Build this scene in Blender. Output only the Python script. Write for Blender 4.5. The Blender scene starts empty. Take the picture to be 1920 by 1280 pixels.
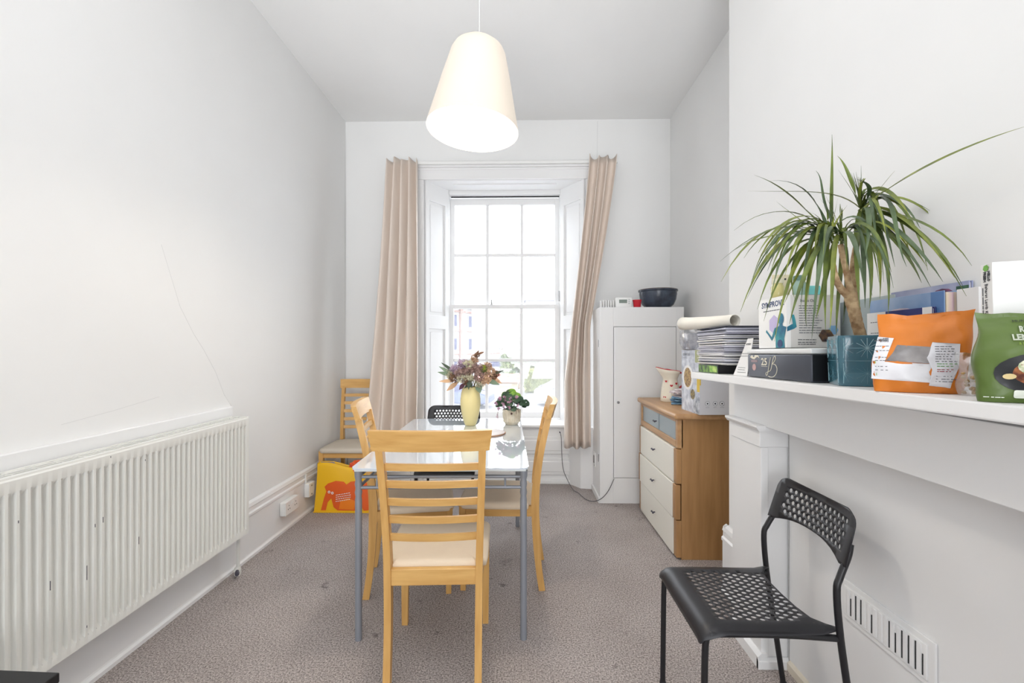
import bpy, bmesh, math, random
from mathutils import Vector, Matrix, Euler
from mathutils.geometry import delaunay_2d_cdt
from mathutils.bvhtree import BVHTree
from math import sin, cos, pi, radians
random.seed(7)
S = bpy.context.scene
COL = S.collection

# ---------------------------------------------------------------- camera
cam_d = bpy.data.cameras.new('camera')
cam = bpy.data.objects.new('camera', cam_d)
COL.objects.link(cam)
cam.location = (0, 0, 1.26)
cam.rotation_euler = (pi / 2, 0, math.atan(16 / 835.0))
cam_d.sensor_width = 36
cam_d.lens = 36 * 835 / 1920.0
cam_d.shift_y = 8 / 1920.0
cam_d.clip_start = .05
cam_d.clip_end = 400
S.camera = cam

# ---------------------------------------------------------------- world, sun, lights, exposure
W = bpy.data.worlds.new('hazy_sky')
S.world = W
W.use_nodes = True
bg = W.node_tree.nodes['Background']
bg.inputs[0].default_value = (.90, .95, 1, 1)
bg.inputs[1].default_value = 6.5

sun_d = bpy.data.lights.new('sun', 'SUN')
sun = bpy.data.objects.new('sun', sun_d)
COL.objects.link(sun)
sun_d.energy = 2.5
sun_d.angle = .02
sun_d.color = (1, .96, .9)
sun.rotation_euler = (radians(40), 0, radians(-25))   # from behind the house, over its roof, onto the far facades

def area_light(name, loc, rot, sx, sy, power, color=(1, 1, 1)):
    d = bpy.data.lights.new(name, 'AREA')
    d.shape = 'RECTANGLE'
    d.size, d.size_y = sx, sy
    d.energy = power
    d.color = color
    o = bpy.data.objects.new(name, d)
    COL.objects.link(o)
    o.location = loc
    o.rotation_euler = rot
    return o

area_light('rear_fill_light', (-.2, -4.8, 1.35), (radians(90), 0, 0), 2.6, 2.2, 112, (.93, .96, 1))  # added fill from behind the camera; the rear wall has no window
area_light('overhead_fill_light', (-.15, .2, 3.22), (0, 0, 0), 2.2, 3.0, 18, (.99, .99, 1))  # unseen fill panel added below the ceiling, shining down
area_light('upward_fill_light', (-.3, -1.4, .5), (radians(129), 0, 0), 2.0, 1.0, 13.5, (.97, .98, 1)).data.spread = radians(64)  # extra fill added low behind the camera to brighten the far ceiling

S.view_settings.view_transform = 'Standard'
S.view_settings.look = 'None'
S.view_settings.gamma = 1
S.view_settings.exposure = 0.10
S.view_settings.use_curve_mapping = False

# ---------------------------------------------------------------- materials
def lin(c):
    return tuple((v / 255 / 12.92) if v / 255 <= .04045 else ((v / 255 + .055) / 1.055) ** 2.4 for v in c)

def mat(name, rgb, rough=.6, metal=0, bump=0, bscale=60, var=0, vscale=6, emit=0, ecol=None, trans=0,
        coat=0, spec=.5, alpha=1, sss=0, stretch=None, rgb2=None):
    m = bpy.data.materials.new(name)
    m.use_nodes = True
    nt = m.node_tree
    p = nt.nodes['Principled BSDF']
    c = (*lin(rgb), 1)
    p.inputs['Base Color'].default_value = c
    p.inputs['Roughness'].default_value = rough
    p.inputs['Metallic'].default_value = metal
    p.inputs['Specular IOR Level'].default_value = spec
    p.inputs['Coat Weight'].default_value = coat
    p.inputs['Transmission Weight'].default_value = trans
    p.inputs['Alpha'].default_value = alpha
    if emit:
        p.inputs['Emission Color'].default_value = (*lin(ecol or rgb), 1)
        p.inputs['Emission Strength'].default_value = emit
    tc = nt.nodes.new('ShaderNodeTexCoord')
    src = tc.outputs['Object']
    if stretch:
        mp = nt.nodes.new('ShaderNodeMapping')
        mp.inputs['Scale'].default_value = stretch
        nt.links.new(src, mp.inputs[0])
        src = mp.outputs[0]
    if var or rgb2:
        n = nt.nodes.new('ShaderNodeTexNoise')
        n.inputs['Scale'].default_value = vscale
        n.inputs['Detail'].default_value = 6
        nt.links.new(src, n.inputs['Vector'])
        cr = nt.nodes.new('ShaderNodeValToRGB')
        cr.color_ramp.elements[0].position = .35
        cr.color_ramp.elements[1].position = .65
        cr.color_ramp.elements[0].color = (*[v * (1 - var) for v in lin(rgb2 or rgb)], 1)
        cr.color_ramp.elements[1].color = c
        nt.links.new(n.outputs[0], cr.inputs[0])
        nt.links.new(cr.outputs[0], p.inputs['Base Color'])
    if bump:
        n = nt.nodes.new('ShaderNodeTexNoise')
        n.inputs['Scale'].default_value = bscale
        n.inputs['Detail'].default_value = 4
        nt.links.new(src, n.inputs['Vector'])
        b = nt.nodes.new('ShaderNodeBump')
        b.inputs['Strength'].default_value = bump
        b.inputs['Distance'].default_value = .01
        nt.links.new(n.outputs[0], b.inputs['Height'])
        nt.links.new(b.outputs[0], p.inputs['Normal'])
    return m

def glass_mat(name, tint=(1, 1, 1), gloss=.06, rough=.01):
    m = bpy.data.materials.new(name)
    m.use_nodes = True
    nt = m.node_tree
    nt.nodes.clear()
    o = nt.nodes.new('ShaderNodeOutputMaterial')
    t = nt.nodes.new('ShaderNodeBsdfTransparent')
    t.inputs[0].default_value = (*tint, 1)
    g = nt.nodes.new('ShaderNodeBsdfGlossy')
    g.inputs['Roughness'].default_value = rough
    mx = nt.nodes.new('ShaderNodeMixShader')
    mx.inputs[0].default_value = gloss
    nt.links.new(t.outputs[0], mx.inputs[1])
    nt.links.new(g.outputs[0], mx.inputs[2])
    nt.links.new(mx.outputs[0], o.inputs[0])
    return m

def carpet_mat():
    m = bpy.data.materials.new('carpet')
    m.use_nodes = True
    nt = m.node_tree
    p = nt.nodes['Principled BSDF']
    p.inputs['Roughness'].default_value = .95
    p.inputs['Specular IOR Level'].default_value = .1
    tc = nt.nodes.new('ShaderNodeTexCoord')
    def noise(sc, det, rough=.6):
        n = nt.nodes.new('ShaderNodeTexNoise')
        n.inputs['Scale'].default_value = sc
        n.inputs['Detail'].default_value = det
        n.inputs['Roughness'].default_value = rough
        nt.links.new(tc.outputs['Object'], n.inputs['Vector'])
        return n
    def ramp(n, a, b, ca, cb):
        r = nt.nodes.new('ShaderNodeValToRGB')
        r.color_ramp.elements[0].position = a
        r.color_ramp.elements[1].position = b
        r.color_ramp.elements[0].color = (*ca, 1)
        r.color_ramp.elements[1].color = (*cb, 1)
        nt.links.new(n.outputs[0], r.inputs[0])
        return r
    def mul(a, b, f=1):
        x = nt.nodes.new('ShaderNodeMixRGB')
        x.blend_type = 'MULTIPLY'
        x.inputs[0].default_value = f
        nt.links.new(a.outputs[0], x.inputs[1])
        nt.links.new(b.outputs[0], x.inputs[2])
        return x
    fine = ramp(noise(150, 3, .9), .38, .62, lin((110, 102, 100)), lin((220, 211, 207)))
    big = ramp(noise(1.6, 5), .3, .7, (.78, .76, .75), (1, 1, 1))
    st = ramp(noise(7.5, 4, .65), .27, .36, (.38, .37, .39), (1, 1, 1))
    st2 = ramp(noise(23, 3, .6), .22, .30, (.45, .43, .44), (1, 1, 1))
    f = mul(mul(mul(fine, big), st, .8), st2, .8)
    nt.links.new(f.outputs[0], p.inputs['Base Color'])
    b = nt.nodes.new('ShaderNodeBump')
    b.inputs['Strength'].default_value = .35
    b.inputs['Distance'].default_value = .004
    n2 = noise(260, 2, .8)
    nt.links.new(n2.outputs[0], b.inputs['Height'])
    nt.links.new(b.outputs[0], p.inputs['Normal'])
    return m

def wood(name, dark, light, axis, scale=9, rough=.38):
    st = [1, 1, 1]
    for i in range(3):
        st[i] = .09 if i == axis else 1.0
    m = mat(name, light, rough, rgb2=dark, vscale=scale * 6, stretch=tuple(st), bump=.04, bscale=scale * 10)
    m.node_tree.nodes['Color Ramp'].color_ramp.elements[0].position = .25
    m.node_tree.nodes['Color Ramp'].color_ramp.elements[1].position = .75
    return m

WALL = mat('wall_paint', (240, 240, 239), .75, bump=.05, bscale=7, var=.015, vscale=2.5)
CEIL = mat('ceiling_paint', (243, 243, 242), .85, bump=.04, bscale=6, var=.02, vscale=1.5)
GLOSS = mat('gloss_white_paint', (238, 238, 238), .35, bump=.03, bscale=12)
RADW = mat('radiator_enamel', (232, 232, 227), .35)
CHIP = mat('chipped_dark_metal', (70, 68, 80), .6)
CARPET = carpet_mat()
BX = wood('beech_along_x', (204, 154, 86), (226, 182, 112), 0)
BZ = wood('beech_along_z', (202, 152, 84), (224, 178, 108), 2)
BY = wood('beech_along_y', (202, 152, 84), (224, 178, 108), 1)
OAKZ = wood('oak_side', (158, 116, 72), (184, 142, 94), 2, 5)
OAKY = wood('oak_top', (172, 130, 88), (196, 156, 112), 1, 6)
CREAM = mat('cream_drawer_front', (240, 237, 226), .4)
SEATF = mat('cream_seat_fabric', (232, 214, 190), .9, bump=.15, bscale=260, var=.04, vscale=12)
SEATG = mat('greige_seat_fabric', (205, 196, 182), .9, bump=.15, bscale=260, var=.05, vscale=12)
GREYM = mat('grey_metal', (146, 150, 158), .45, metal=.3)
TOPG = mat('frosted_table_glass', (220, 230, 240), .03, coat=1, spec=.8)
TOPE = mat('white_glass_edge', (232, 240, 242), .15)
BLACK = mat('black_plastic', (38, 38, 42), .42)
BLKM = mat('black_metal', (24, 24, 28), .4)
NAVYB = mat('dark_blue_black', (48, 50, 66), .45)
STEEL = mat('steel', (150, 150, 150), .3, metal=.9)
DARK = mat('dark_gap', (40, 40, 42), .8)
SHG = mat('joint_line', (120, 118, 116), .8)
PLAST = mat('white_plastic', (240, 240, 238), .35)
PGREY = mat('lcd_grey', (128, 140, 132), .3)
GLASS = glass_mat('window_glass')
_nt = GLASS.node_tree
_t = _nt.nodes.new('ShaderNodeBsdfTranslucent'); _t.inputs[0].default_value = (.95, .96, 1, 1)
_m = _nt.nodes.new('ShaderNodeMixShader'); _m.inputs[0].default_value = .05       # white haze over the view outside, put into the pane material
_o = _nt.nodes['Material Output']; _s = _o.inputs[0].links[0].from_socket
_nt.links.new(_s, _m.inputs[1]); _nt.links.new(_t.outputs[0], _m.inputs[2]); _nt.links.new(_m.outputs[0], _o.inputs[0])
CURT = mat('taupe_curtain', (230, 216, 204), .5, bump=.08, bscale=120, stretch=(1, 1, .15), var=.04, vscale=30)
CURL = mat('curtain_lining', (236, 232, 226), .8)
CRK = mat('hairline_crack', (208, 208, 208), .9)
STAIN = mat('ceiling_stain', (196, 190, 176), .9)

# ---------------------------------------------------------------- object helpers
def tag(o, label=None, cat=None, group=None, kind=None):
    if label: o['label'] = label
    if cat: o['category'] = cat
    if group: o['group'] = group
    if kind: o['kind'] = kind
    return o

def thing(name, label, cat, loc=(0, 0, 0), rz=0, group=None, rx=0, ry=0):
    o = bpy.data.objects.new(name, None)
    o.empty_display_size = .05
    COL.objects.link(o)
    o.location = loc
    o.rotation_euler = (rx, ry, rz)
    return tag(o, label, cat, group)

def sroot(name, loc=(0, 0, 0)):
    o = bpy.data.objects.new(name, None)
    COL.objects.link(o)
    o.location = loc
    o['kind'] = 'structure'
    return o

def obj(name, bm, m, parent=None, smooth=False, loc=None, rot=None):
    me = bpy.data.meshes.new(name)
    bmesh.ops.recalc_face_normals(bm, faces=bm.faces[:])
    bm.to_mesh(me)
    bm.free()
    for x in (m if isinstance(m, (list, tuple)) else [m]):
        me.materials.append(x)
    if smooth:
        me.shade_smooth()
        if smooth != True:
            me.set_sharp_from_angle(angle=radians(smooth))
    o = bpy.data.objects.new(name, me)
    COL.objects.link(o)
    if parent: o.parent = parent
    if loc is not None: o.location = loc
    if rot is not None: o.rotation_euler = rot
    return o

def NB():
    return bmesh.new()

def box(bm, x0, x1, y0, y1, z0, z1, bev=0, seg=2, mi=0, M=None):
    vs = [bm.verts.new(v) for v in ((x0, y0, z0), (x1, y0, z0), (x1, y1, z0), (x0, y1, z0),
                                    (x0, y0, z1), (x1, y0, z1), (x1, y1, z1), (x0, y1, z1))]
    fs = [bm.faces.new([vs[i] for i in q]) for q in
          ((0, 3, 2, 1), (4, 5, 6, 7), (0, 1, 5, 4), (1, 2, 6, 5), (2, 3, 7, 6), (3, 0, 4, 7))]
    for f in fs: f.material_index = mi
    if M is not None:
        bmesh.ops.transform(bm, matrix=M, verts=vs)
    if bev:
        es = list({e for f in fs for e in f.edges})
        bmesh.ops.bevel(bm, geom=es, offset=bev, segments=seg, affect='EDGES', profile=.5)
    return bm

def bx(name, m, parent, x0, x1, y0, y1, z0, z1, bev=0, seg=2, smooth=False):
    return obj(name, box(NB(), x0, x1, y0, y1, z0, z1, bev, seg), m, parent, smooth=smooth)

def hexa(bm, lo, hi):
    a = [bm.verts.new(v) for v in lo]
    b = [bm.verts.new(v) for v in hi]
    n = len(a)
    bm.faces.new(a[::-1]); bm.faces.new(b)
    for i in range(n):
        j = (i + 1) % n
        bm.faces.new((a[i], a[j], b[j], b[i]))
    return a + b

def tube(bm, pts, r, n=10, cap=True):
    pts = [Vector(p) for p in pts]
    rs = r if isinstance(r, (list, tuple)) else [r] * len(pts)
    up = None
    rings = []
    for i, p in enumerate(pts):
        t = (pts[min(i + 1, len(pts) - 1)] - pts[max(i - 1, 0)]).normalized()
        if up is None:
            up = Vector((0, 0, 1)) if abs(t.z) < .9 else Vector((1, 0, 0))
        s = t.cross(up).normalized()
        up = s.cross(t).normalized()
        rings.append([bm.verts.new(p + (s * cos(a) + up * sin(a)) * rs[i])
                      for a in [2 * pi * k / n for k in range(n)]])
    for a, b in zip(rings, rings[1:]):
        for k in range(n):
            bm.faces.new((a[k], a[(k + 1) % n], b[(k + 1) % n], b[k]))
    if cap:
        bm.faces.new(rings[0][::-1]); bm.faces.new(rings[-1])
    return bm

def lathe(bm, prof, n=28, cx=0, cy=0, mi=0, cap=True):
    rings = []
    for r, z in prof:
        rings.append([bm.verts.new((cx + r * cos(2 * pi * k / n), cy + r * sin(2 * pi * k / n), z)) for k in range(n)])
    for a, b in zip(rings, rings[1:]):
        for k in range(n):
            f = bm.faces.new((a[k], a[(k + 1) % n], b[(k + 1) % n], b[k]))
            f.material_index = mi
    if cap:
        bm.faces.new(rings[0][::-1]); bm.faces.new(rings[-1])
    return bm

def sweep(bm, pts, w, h, side):
    """rectangular bar; w along `side`, h along tangent x side"""
    pts = [Vector(p) for p in pts]
    side = Vector(side).normalized()
    ws = w if isinstance(w, (list, tuple)) else [w] * len(pts)
    hs = h if isinstance(h, (list, tuple)) else [h] * len(pts)
    rings = []
    for i, p in enumerate(pts):
        t = (pts[min(i + 1, len(pts) - 1)] - pts[max(i - 1, 0)]).normalized()
        o = t.cross(side).normalized()
        rings.append([bm.verts.new(p + side * a * ws[i] / 2 + o * b * hs[i] / 2) for a, b in ((-1, -1), (1, -1), (1, 1), (-1, 1))])
    fs = []
    for a, b in zip(rings, rings[1:]):
        for k in range(4):
            fs.append(bm.faces.new((a[k], a[(k + 1) % 4], b[(k + 1) % 4], b[k])))
    fs.append(bm.faces.new(rings[0][::-1])); fs.append(bm.faces.new(rings[-1]))
    return bm

def spline(pts, n=8):
    P = [Vector(p) for p in pts]
    P = [P[0] * 2 - P[1]] + P + [P[-1] * 2 - P[-2]]
    out = []
    for i in range(1, len(P) - 2):
        for k in range(n):
            t = k / n
            a, b, c, d = P[i - 1:i + 3]
            out.append(.5 * ((2 * b) + (c - a) * t + (2 * a - 5 * b + 4 * c - d) * t * t + (3 * b - a - 3 * c + d) * t ** 3))
    out.append(P[-2])
    return out

def panel2d(outline, holes, step, fn, nh=10):
    """flat outline with round holes, triangulated and mapped through fn(u,v)->xyz"""
    vs, es, hs = [], [], []
    def ring(pts):
        b = len(vs)
        vs.extend(Vector(p) for p in pts)
        n = len(pts)
        es.extend((b + i, b + (i + 1) % n) for i in range(n))
    ring(outline)
    for (cx, cy, r) in holes:
        ring([(cx + r * cos(2 * pi * k / nh), cy + r * sin(2 * pi * k / nh)) for k in range(nh)])
    def inside(p):
        c = False
        j = len(outline) - 1
        for i in range(len(outline)):
            xi, yi = outline[i]; xj, yj = outline[j]
            if (yi > p[1]) != (yj > p[1]) and p[0] < (xj - xi) * (p[1] - yi) / (yj - yi) + xi: c = not c
            j = i
        return c
    xs = [p[0] for p in outline]; ys = [p[1] for p in outline]
    x = min(xs) + step / 2
    while x < max(xs):
        y = min(ys) + step / 2
        while y < max(ys):
            if inside((x, y)) and all((x - h[0]) ** 2 + (y - h[1]) ** 2 > (h[2] * 1.15) ** 2 for h in holes):
                vs.append(Vector((x, y)))
            y += step
        x += step
    r = delaunay_2d_cdt(vs, es, [], 0, 1e-5)
    V, Fc = r[0], r[2]
    bm = NB()
    bv = [bm.verts.new(fn(v[0], v[1])) for v in V]
    for f in Fc:
        c = sum((Vector(V[i]) for i in f), Vector((0, 0))) / len(f)
        if not inside(c): continue
        if any((c[0] - h[0]) ** 2 + (c[1] - h[1]) ** 2 < (h[2] * .965) ** 2 for h in holes): continue
        bm.faces.new([bv[i] for i in f])
    for v in [v for v in bm.verts if not v.link_faces]: bm.verts.remove(v)
    return bm

def rrect(x0, x1, y0, y1, r, n=5):
    out = []
    for cx, cy, a0 in ((x1 - r, y1 - r, 0), (x0 + r, y1 - r, 90), (x0 + r, y0 + r, 180), (x1 - r, y0 + r, 270)):
        for k in range(n + 1):
            a = radians(a0 + 90 * k / n)
            out.append((cx + r * cos(a), cy + r * sin(a)))
    return out

def frame(O, U, V):
    U = Vector(U).normalized(); V = Vector(V).normalized()
    N = U.cross(V).normalized()
    M = Matrix((U, V, N)).transposed().to_4x4()
    M.translation = Vector(O)
    return M

def decal(name, m, parent, M, pts, d=.0006, th=.0004):
    bm = NB()
    vs = hexa(bm, [(x, y, d - th) for x, y in pts], [(x, y, d) for x, y in pts])
    bmesh.ops.transform(bm, matrix=M, verts=bm.verts[:])
    return obj(name, bm, m, parent)

def drect(name, m, parent, M, x0, x1, y0, y1, d=.0006):
    return decal(name, m, parent, M, [(x0, y0), (x1, y0), (x1, y1), (x0, y1)], d)

def lines(name, m, parent, M, x0, x1, ys, h=.0016, d=.0008, seed=0):
    rnd = random.Random(seed)
    bm = NB()
    for y in ys:
        x = x0
        e = x0 + (x1 - x0) * rnd.uniform(.75, 1)
        while x < e:
            w = rnd.uniform(.006, .016) * (x1 - x0) / .08
            box(bm, x, min(x + w, e), y, y + h, d - .0004, d)
            x += w + .0018
    bmesh.ops.transform(bm, matrix=M, verts=bm.verts[:])
    o = obj(name, bm, m, parent)
    o['kind'] = 'stuff'
    return o

def text(body, m, parent, M, x, y, size, name='lettering', width=None, d=.0008, bold=0, rot=0, shear=0):
    cu = bpy.data.curves.new('t', 'FONT')
    cu.body = body
    cu.size = size
    cu.offset = bold
    cu.extrude = .0002
    cu.shear = shear
    cu.resolution_u = 2
    t = bpy.data.objects.new('t', cu)
    COL.objects.link(t)
    dg = bpy.context.evaluated_depsgraph_get()
    me = bpy.data.meshes.new_from_object(t.evaluated_get(dg))
    bpy.data.objects.remove(t)
    bpy.data.curves.remove(cu)
    me.materials.clear()
    me.materials.append(m)
    if width:
        xs = [v.co.x for v in me.vertices]
        if xs:
            k = width / (max(xs) - min(xs))
            for v in me.vertices: v.co.x *= k
    me.transform(M @ Matrix.Translation((x, y, d)) @ Matrix.Rotation(rot, 4, 'Z'))
    me.name = name
    o = bpy.data.objects.new(name, me)
    COL.objects.link(o)
    if parent: o.parent = parent
    return o

def struct(name, bm, m, parent=None, smooth=False):
    o = obj(name, bm, m, parent, smooth)
    if not parent: o['kind'] = 'structure'
    return o

def extrude_profile(bm, prof, axis, a, b):
    """closed profile (p,q) extruded along axis; prof in the two other axes order"""
    def P(p, q, t):
        return (t, p, q) if axis == 0 else ((p, t, q) if axis == 1 else (p, q, t))
    return hexa(bm, [P(p, q, a) for p, q in prof], [P(p, q, b) for p, q in prof])

# ================================================================ ROOM SHELL
XL, XR, YB, ZC = -1.63, 1.375, 4.12, 3.345
XB, YBC = 1.06, 2.29              # chimney breast face / far corner
Y0 = -5.0
struct('floor', box(NB(), XL - .2, XR + .2, Y0 - .2, YB + .1, -.1, 0), CARPET)
o = struct('ceiling', box(NB(), XL - .2, XR + .2, Y0 - .2, YB + .35, ZC, ZC + .12), CEIL)
wl = struct('wall_left', box(NB(), XL - .2, XL, Y0 - .2, YB + .35, 0, ZC), WALL)
struct('wall_right', box(NB(), XR, XR + .2, Y0 - .2, YB + .35, 0, ZC), WALL)
struct('wall_rear', box(NB(), XL, XR, Y0 - .2, Y0, 0, ZC), WALL)
struct('wall_chimney_breast', box(NB(), XB, XR, .1, YBC, 0, ZC, .006, 2), WALL)
# back wall with splayed window opening
WX0, WX1, WZ1 = -.893, .597, 2.795
SX0, SX1, YS = -.725, .408, 4.38        # sash box plane
bm = NB()
box(bm, XL, WX0, YB, YB + .4, 0, ZC)
box(bm, WX1, XR, YB, YB + .4, 0, ZC)
box(bm, WX0, WX1, YB, YB + .4, WZ1, ZC)
box(bm, WX0, WX1, YB + .02, YB + .4, 0, .52)
hexa(bm, [(WX0, YB + .001, .5), (SX0 - .01, YS, .5), (SX0 - .01, YB + .4, .5), (WX0, YB + .4, .5)],
     [(WX0, YB + .001, WZ1 + .01), (SX0 - .01, YS, WZ1 + .01), (SX0 - .01, YB + .4, WZ1 + .01), (WX0, YB + .4, WZ1 + .01)])
hexa(bm, [(WX1, YB + .001, .5), (WX1, YB + .4, .5), (SX1 + .01, YB + .4, .5), (SX1 + .01, YS, .5)],
     [(WX1, YB + .001, WZ1 + .01), (WX1, YB + .4, WZ1 + .01), (SX1 + .01, YB + .4, WZ1 + .01), (SX1 + .01, YS, WZ1 + .01)])
wb = struct('wall_back', bm, WALL)
# cracks and old plaster edges on walls
def crack(wall, pts, r=.0012, m=CRK):
    obj('hairline_crack', tube(NB(), pts, r, 5), m, wall)
crack(wl, [(XL, 1.99, 1.72), (XL, 2.06, 1.55), (XL, 2.10, 1.45), (XL, 2.19, 1.32), (XL, 2.26, 1.24), (XL, 2.35, 1.12), (XL, 2.42, .99), (XL, 2.48, .92)], .0006)
crack(wl, [(XL, 1.55, .98), (XL, 1.75, 1.0), (XL, 1.98, 1.03)], .0005)
crack(wb, [(.71, YB, 3.33), (.705, YB, 3.0), (.71, YB, 2.9)], .0012)
crack(wb, [(XL + .004, YB - .004, 3.2), (XL + .006, YB - .006, 2.3), (XL + .004, YB - .004, 1.3), (XL + .006, YB - .005, .95)], .004, WALL)

# skirtings
def skirt_prof(h=.33, t=.022):
    return [(0, 0), (t + .012, 0), (t + .012, .016), (t + .002, .024), (t, .03), (t, h - .085), (t + .006, h - .08), (t + .006, h - .066),
            (t - .002, h - .058), (t - .004, h - .035), (t + .002, h - .03), (t - .004, h - .01), (.006, h), (0, h)]
bm = NB()
extrude_profile(bm, [(XL + p, q) for p, q in skirt_prof()], 1, Y0, YB)
struct('baseboard_left', bm, GLOSS)
bm = NB()
extrude_profile(bm, [(YB - p, q) for p, q in skirt_prof()], 0, XL + .03, -1.02)
struct('baseboard_back', bm, GLOSS)
bm = NB()
extrude_profile(bm, [(XB - p, q) for p, q in skirt_prof(.345)], 1, 2.045, YBC + .02)
extrude_profile(bm, [(YBC + p, q) for p, q in skirt_prof(.345)], 0, XB - .02, XR)
struct('baseboard_right', bm, GLOSS)

# ---------------------------------------------------------------- sash window
win = sroot('window_1', (0, 0, 0))
def wpt(x, z, y=YS): return (x, y, z)
ZSB, ZSH = .555, 2.775
# box frame
bm = NB()
box(bm, SX0 - .02, SX0 + .022, YS, YS + .14, ZSB - .03, ZSH, .003)
box(bm, SX1 - .022, SX1 + .02, YS, YS + .14, ZSB - .03, ZSH, .003)
box(bm, SX0 - .02, SX1 + .02, YS, YS + .14, ZSH - .022, ZSH + .04, .003)
obj('sash_box', bm, GLOSS, win)
# splayed reveals with sunk panels
def reveal(x0, x1, nm):
    A = Vector((x0, YB - .002, 0)); B = Vector((x1, YS + .004, 0))
    U = (B - A); L = U.length; U.normalize()
    N = Vector((U.y, -U.x, 0))
    if (N.x > 0) != (x1 > x0): N = -N
    M = Matrix((U, Vector((0, 0, 1)), N)).transposed().to_4x4(); M.translation = A
    bm = NB()
    for (a, b, c, d) in ((0, .045, .5, WZ1), (L - .05, L, .5, WZ1), (.04, L - .045, .5, .66), (.04, L - .045, 1.42, 1.55),
                         (.04, L - .045, 2.62, WZ1)):
        box(bm, a, b, c, d, 0, .022, .003)
    for (c, d) in ((.66, 1.42), (1.55, 2.62)):
        box(bm, .07, L - .075, c + .03, d - .03, 0, .012, .005)
    box(bm, 0, L, .5, WZ1, -.002, .006)
    bmesh.ops.transform(bm, matrix=M, verts=bm.verts[:])
    obj(nm, bm, GLOSS, win)
reveal(WX0, SX0, 'reveal_panel')
reveal(WX1, SX1, 'reveal_panel')
# soffit
bm = NB()
hexa(bm, [(WX0, YB - .002, WZ1 - .006), (WX1, YB - .002, WZ1 - .006), (SX1, YS + .01, WZ1 - .006), (SX0, YS + .01, WZ1 - .006)],
     [(WX0, YB - .002, WZ1 + .004), (WX1, YB - .002, WZ1 + .004), (SX1, YS + .01, WZ1 + .004), (SX0, YS + .01, WZ1 + .004)])
hexa(bm, [(WX0 + .26, YB + .08, WZ1 - .016), (WX1 - .26, YB + .08, WZ1 - .016), (SX1 - .12, YS - .07, WZ1 - .016), (SX0 + .12, YS - .07, WZ1 - .016)],
     [(WX0 + .26, YB + .08, WZ1 + .004), (WX1 - .26, YB + .08, WZ1 + .004), (SX1 - .12, YS - .07, WZ1 + .004), (SX0 + .12, YS - .07, WZ1 + .004)])
obj('soffit_panel', bm, GLOSS, win)
# architrave
bm = NB()
box(bm, WX0 - .098, WX1 + .098, YB - .026, YB - .0005, WZ1, WZ1 + .105, .003)
box(bm, WX0 - .06, WX1 + .06, YB - .032, YB, WZ1 + .085, WZ1 + .105, .003)
box(bm, WX0 - .10, WX1 + .10, YB - .045, YB, WZ1 + .105, WZ1 + .14, .004)
box(bm, WX0 - .10, WX0 - .001, YB - .025, YB, .56, WZ1 - .001, .003)
box(bm, WX1 + .001, WX1 + .10, YB - .025, YB, .56, WZ1 - .001, .003)
obj('architrave', bm, GLOSS, win)
# sill and apron below
bm = NB()
box(bm, WX0 + .02, WX1 - .005, YB - .07, YS + .05, .515, .54, .006)
obj('window_sill', bm, GLOSS, win)
bm = NB()
box(bm, WX0, WX1, YB - .035, YB + .03, 0, .515)
for (a, b) in ((WX0 + .08, -.18), (-.10, WX1 - .1)):
    for (c, d) in ((.08, .235), (.27, .43)):
        box(bm, a, b, YB - .047, YB - .03, c, d, .006)
        box(bm, a + .03, b - .03, YB - .053, YB - .03, c + .03, d - .03, .006)
box(bm, WX0, WX1, YB - .06, YB - .03, 0, .035, .006)
obj('apron_panel', bm, GLOSS, win)
# boxed casing at the right foot of the opening
bm = NB()
hexa(bm, [(.43, YB - .03, 0), (.53, 3.945, 0), (.66, 3.92, 0), (.66, YB, 0), (.43, YB, 0)],
     [(.43, YB - .03, .54), (.53, 3.945, .54), (.66, 3.92, .54), (.66, YB, .54), (.43, YB, .54)])
obj('boxed_casing', bm, GLOSS, win)
# sashes
def sash(x0, x1, z0, z1, y, cols, rows, st, top, bot, nm):
    bm = NB()
    box(bm, x0, x0 + st, y, y + .04, z0, z1, .003)
    box(bm, x1 - st, x1, y, y + .04, z0, z1, .003)
    box(bm, x0 + st, x1 - st, y, y + .04, z0, z0 + bot, .003)
    box(bm, x0 + st, x1 - st, y, y + .04, z1 - top, z1, .003)
    s = obj(nm, bm, GLOSS, win)
    gx0, gx1, gz0, gz1 = x0 + st, x1 - st, z0 + bot, z1 - top
    bw = .03
    cw = (gx1 - gx0 - bw * (cols - 1)) / cols
    ch = (gz1 - gz0 - bw * (rows - 1)) / rows
    for i in range(1, cols):
        xx = gx0 + i * (cw + bw)
        bx('glazing_bar', GLOSS, s, xx - bw, xx, y + .002, y + .036, gz0, gz1, .004)
    for j in range(1, rows):
        zz = gz0 + j * (ch + bw)
        bx('glazing_bar', GLOSS, s, gx0, gx1, y + .004, y + .034, zz - bw, zz, .004)
    for i in range(cols):
        for j in range(rows):
            a = gx0 + i * (cw + bw); b = gz0 + j * (ch + bw)
            bx('pane', GLASS, s, a - .002, a + cw + .002, y + .018, y + .022, b - .002, b + ch + .002)
    return s
yu, yl = YS + .075, YS + .03
us = sash(SX0 + .02, SX1 - .02, 1.63, 2.735, yu, 3, 2, .045, .065, .035, 'upper_sash')
ls = sash(SX0 + .012, SX1 - .022, ZSB - .01, 1.668, yl, 3, 2, .048, .04, .06, 'lower_sash')
bm = NB(); box(bm, -.30, -.275, yl - .004, yl + .03, 1.668, 1.675); lathe(bm, [(.006, 1.675), (.010, 1.685), (.004, 1.70), (.009, 1.71), (.004, 1.718)], 10, -.288, yl + .01)
obj('sash_fastener', bm, STEEL, ls)
bm = NB(); box(bm, SX1 - .035, SX1 - .022, YS + .01, YS + .03, 1.70, 1.80, .003)
obj('window_stop', bm, STEEL, win)
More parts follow.
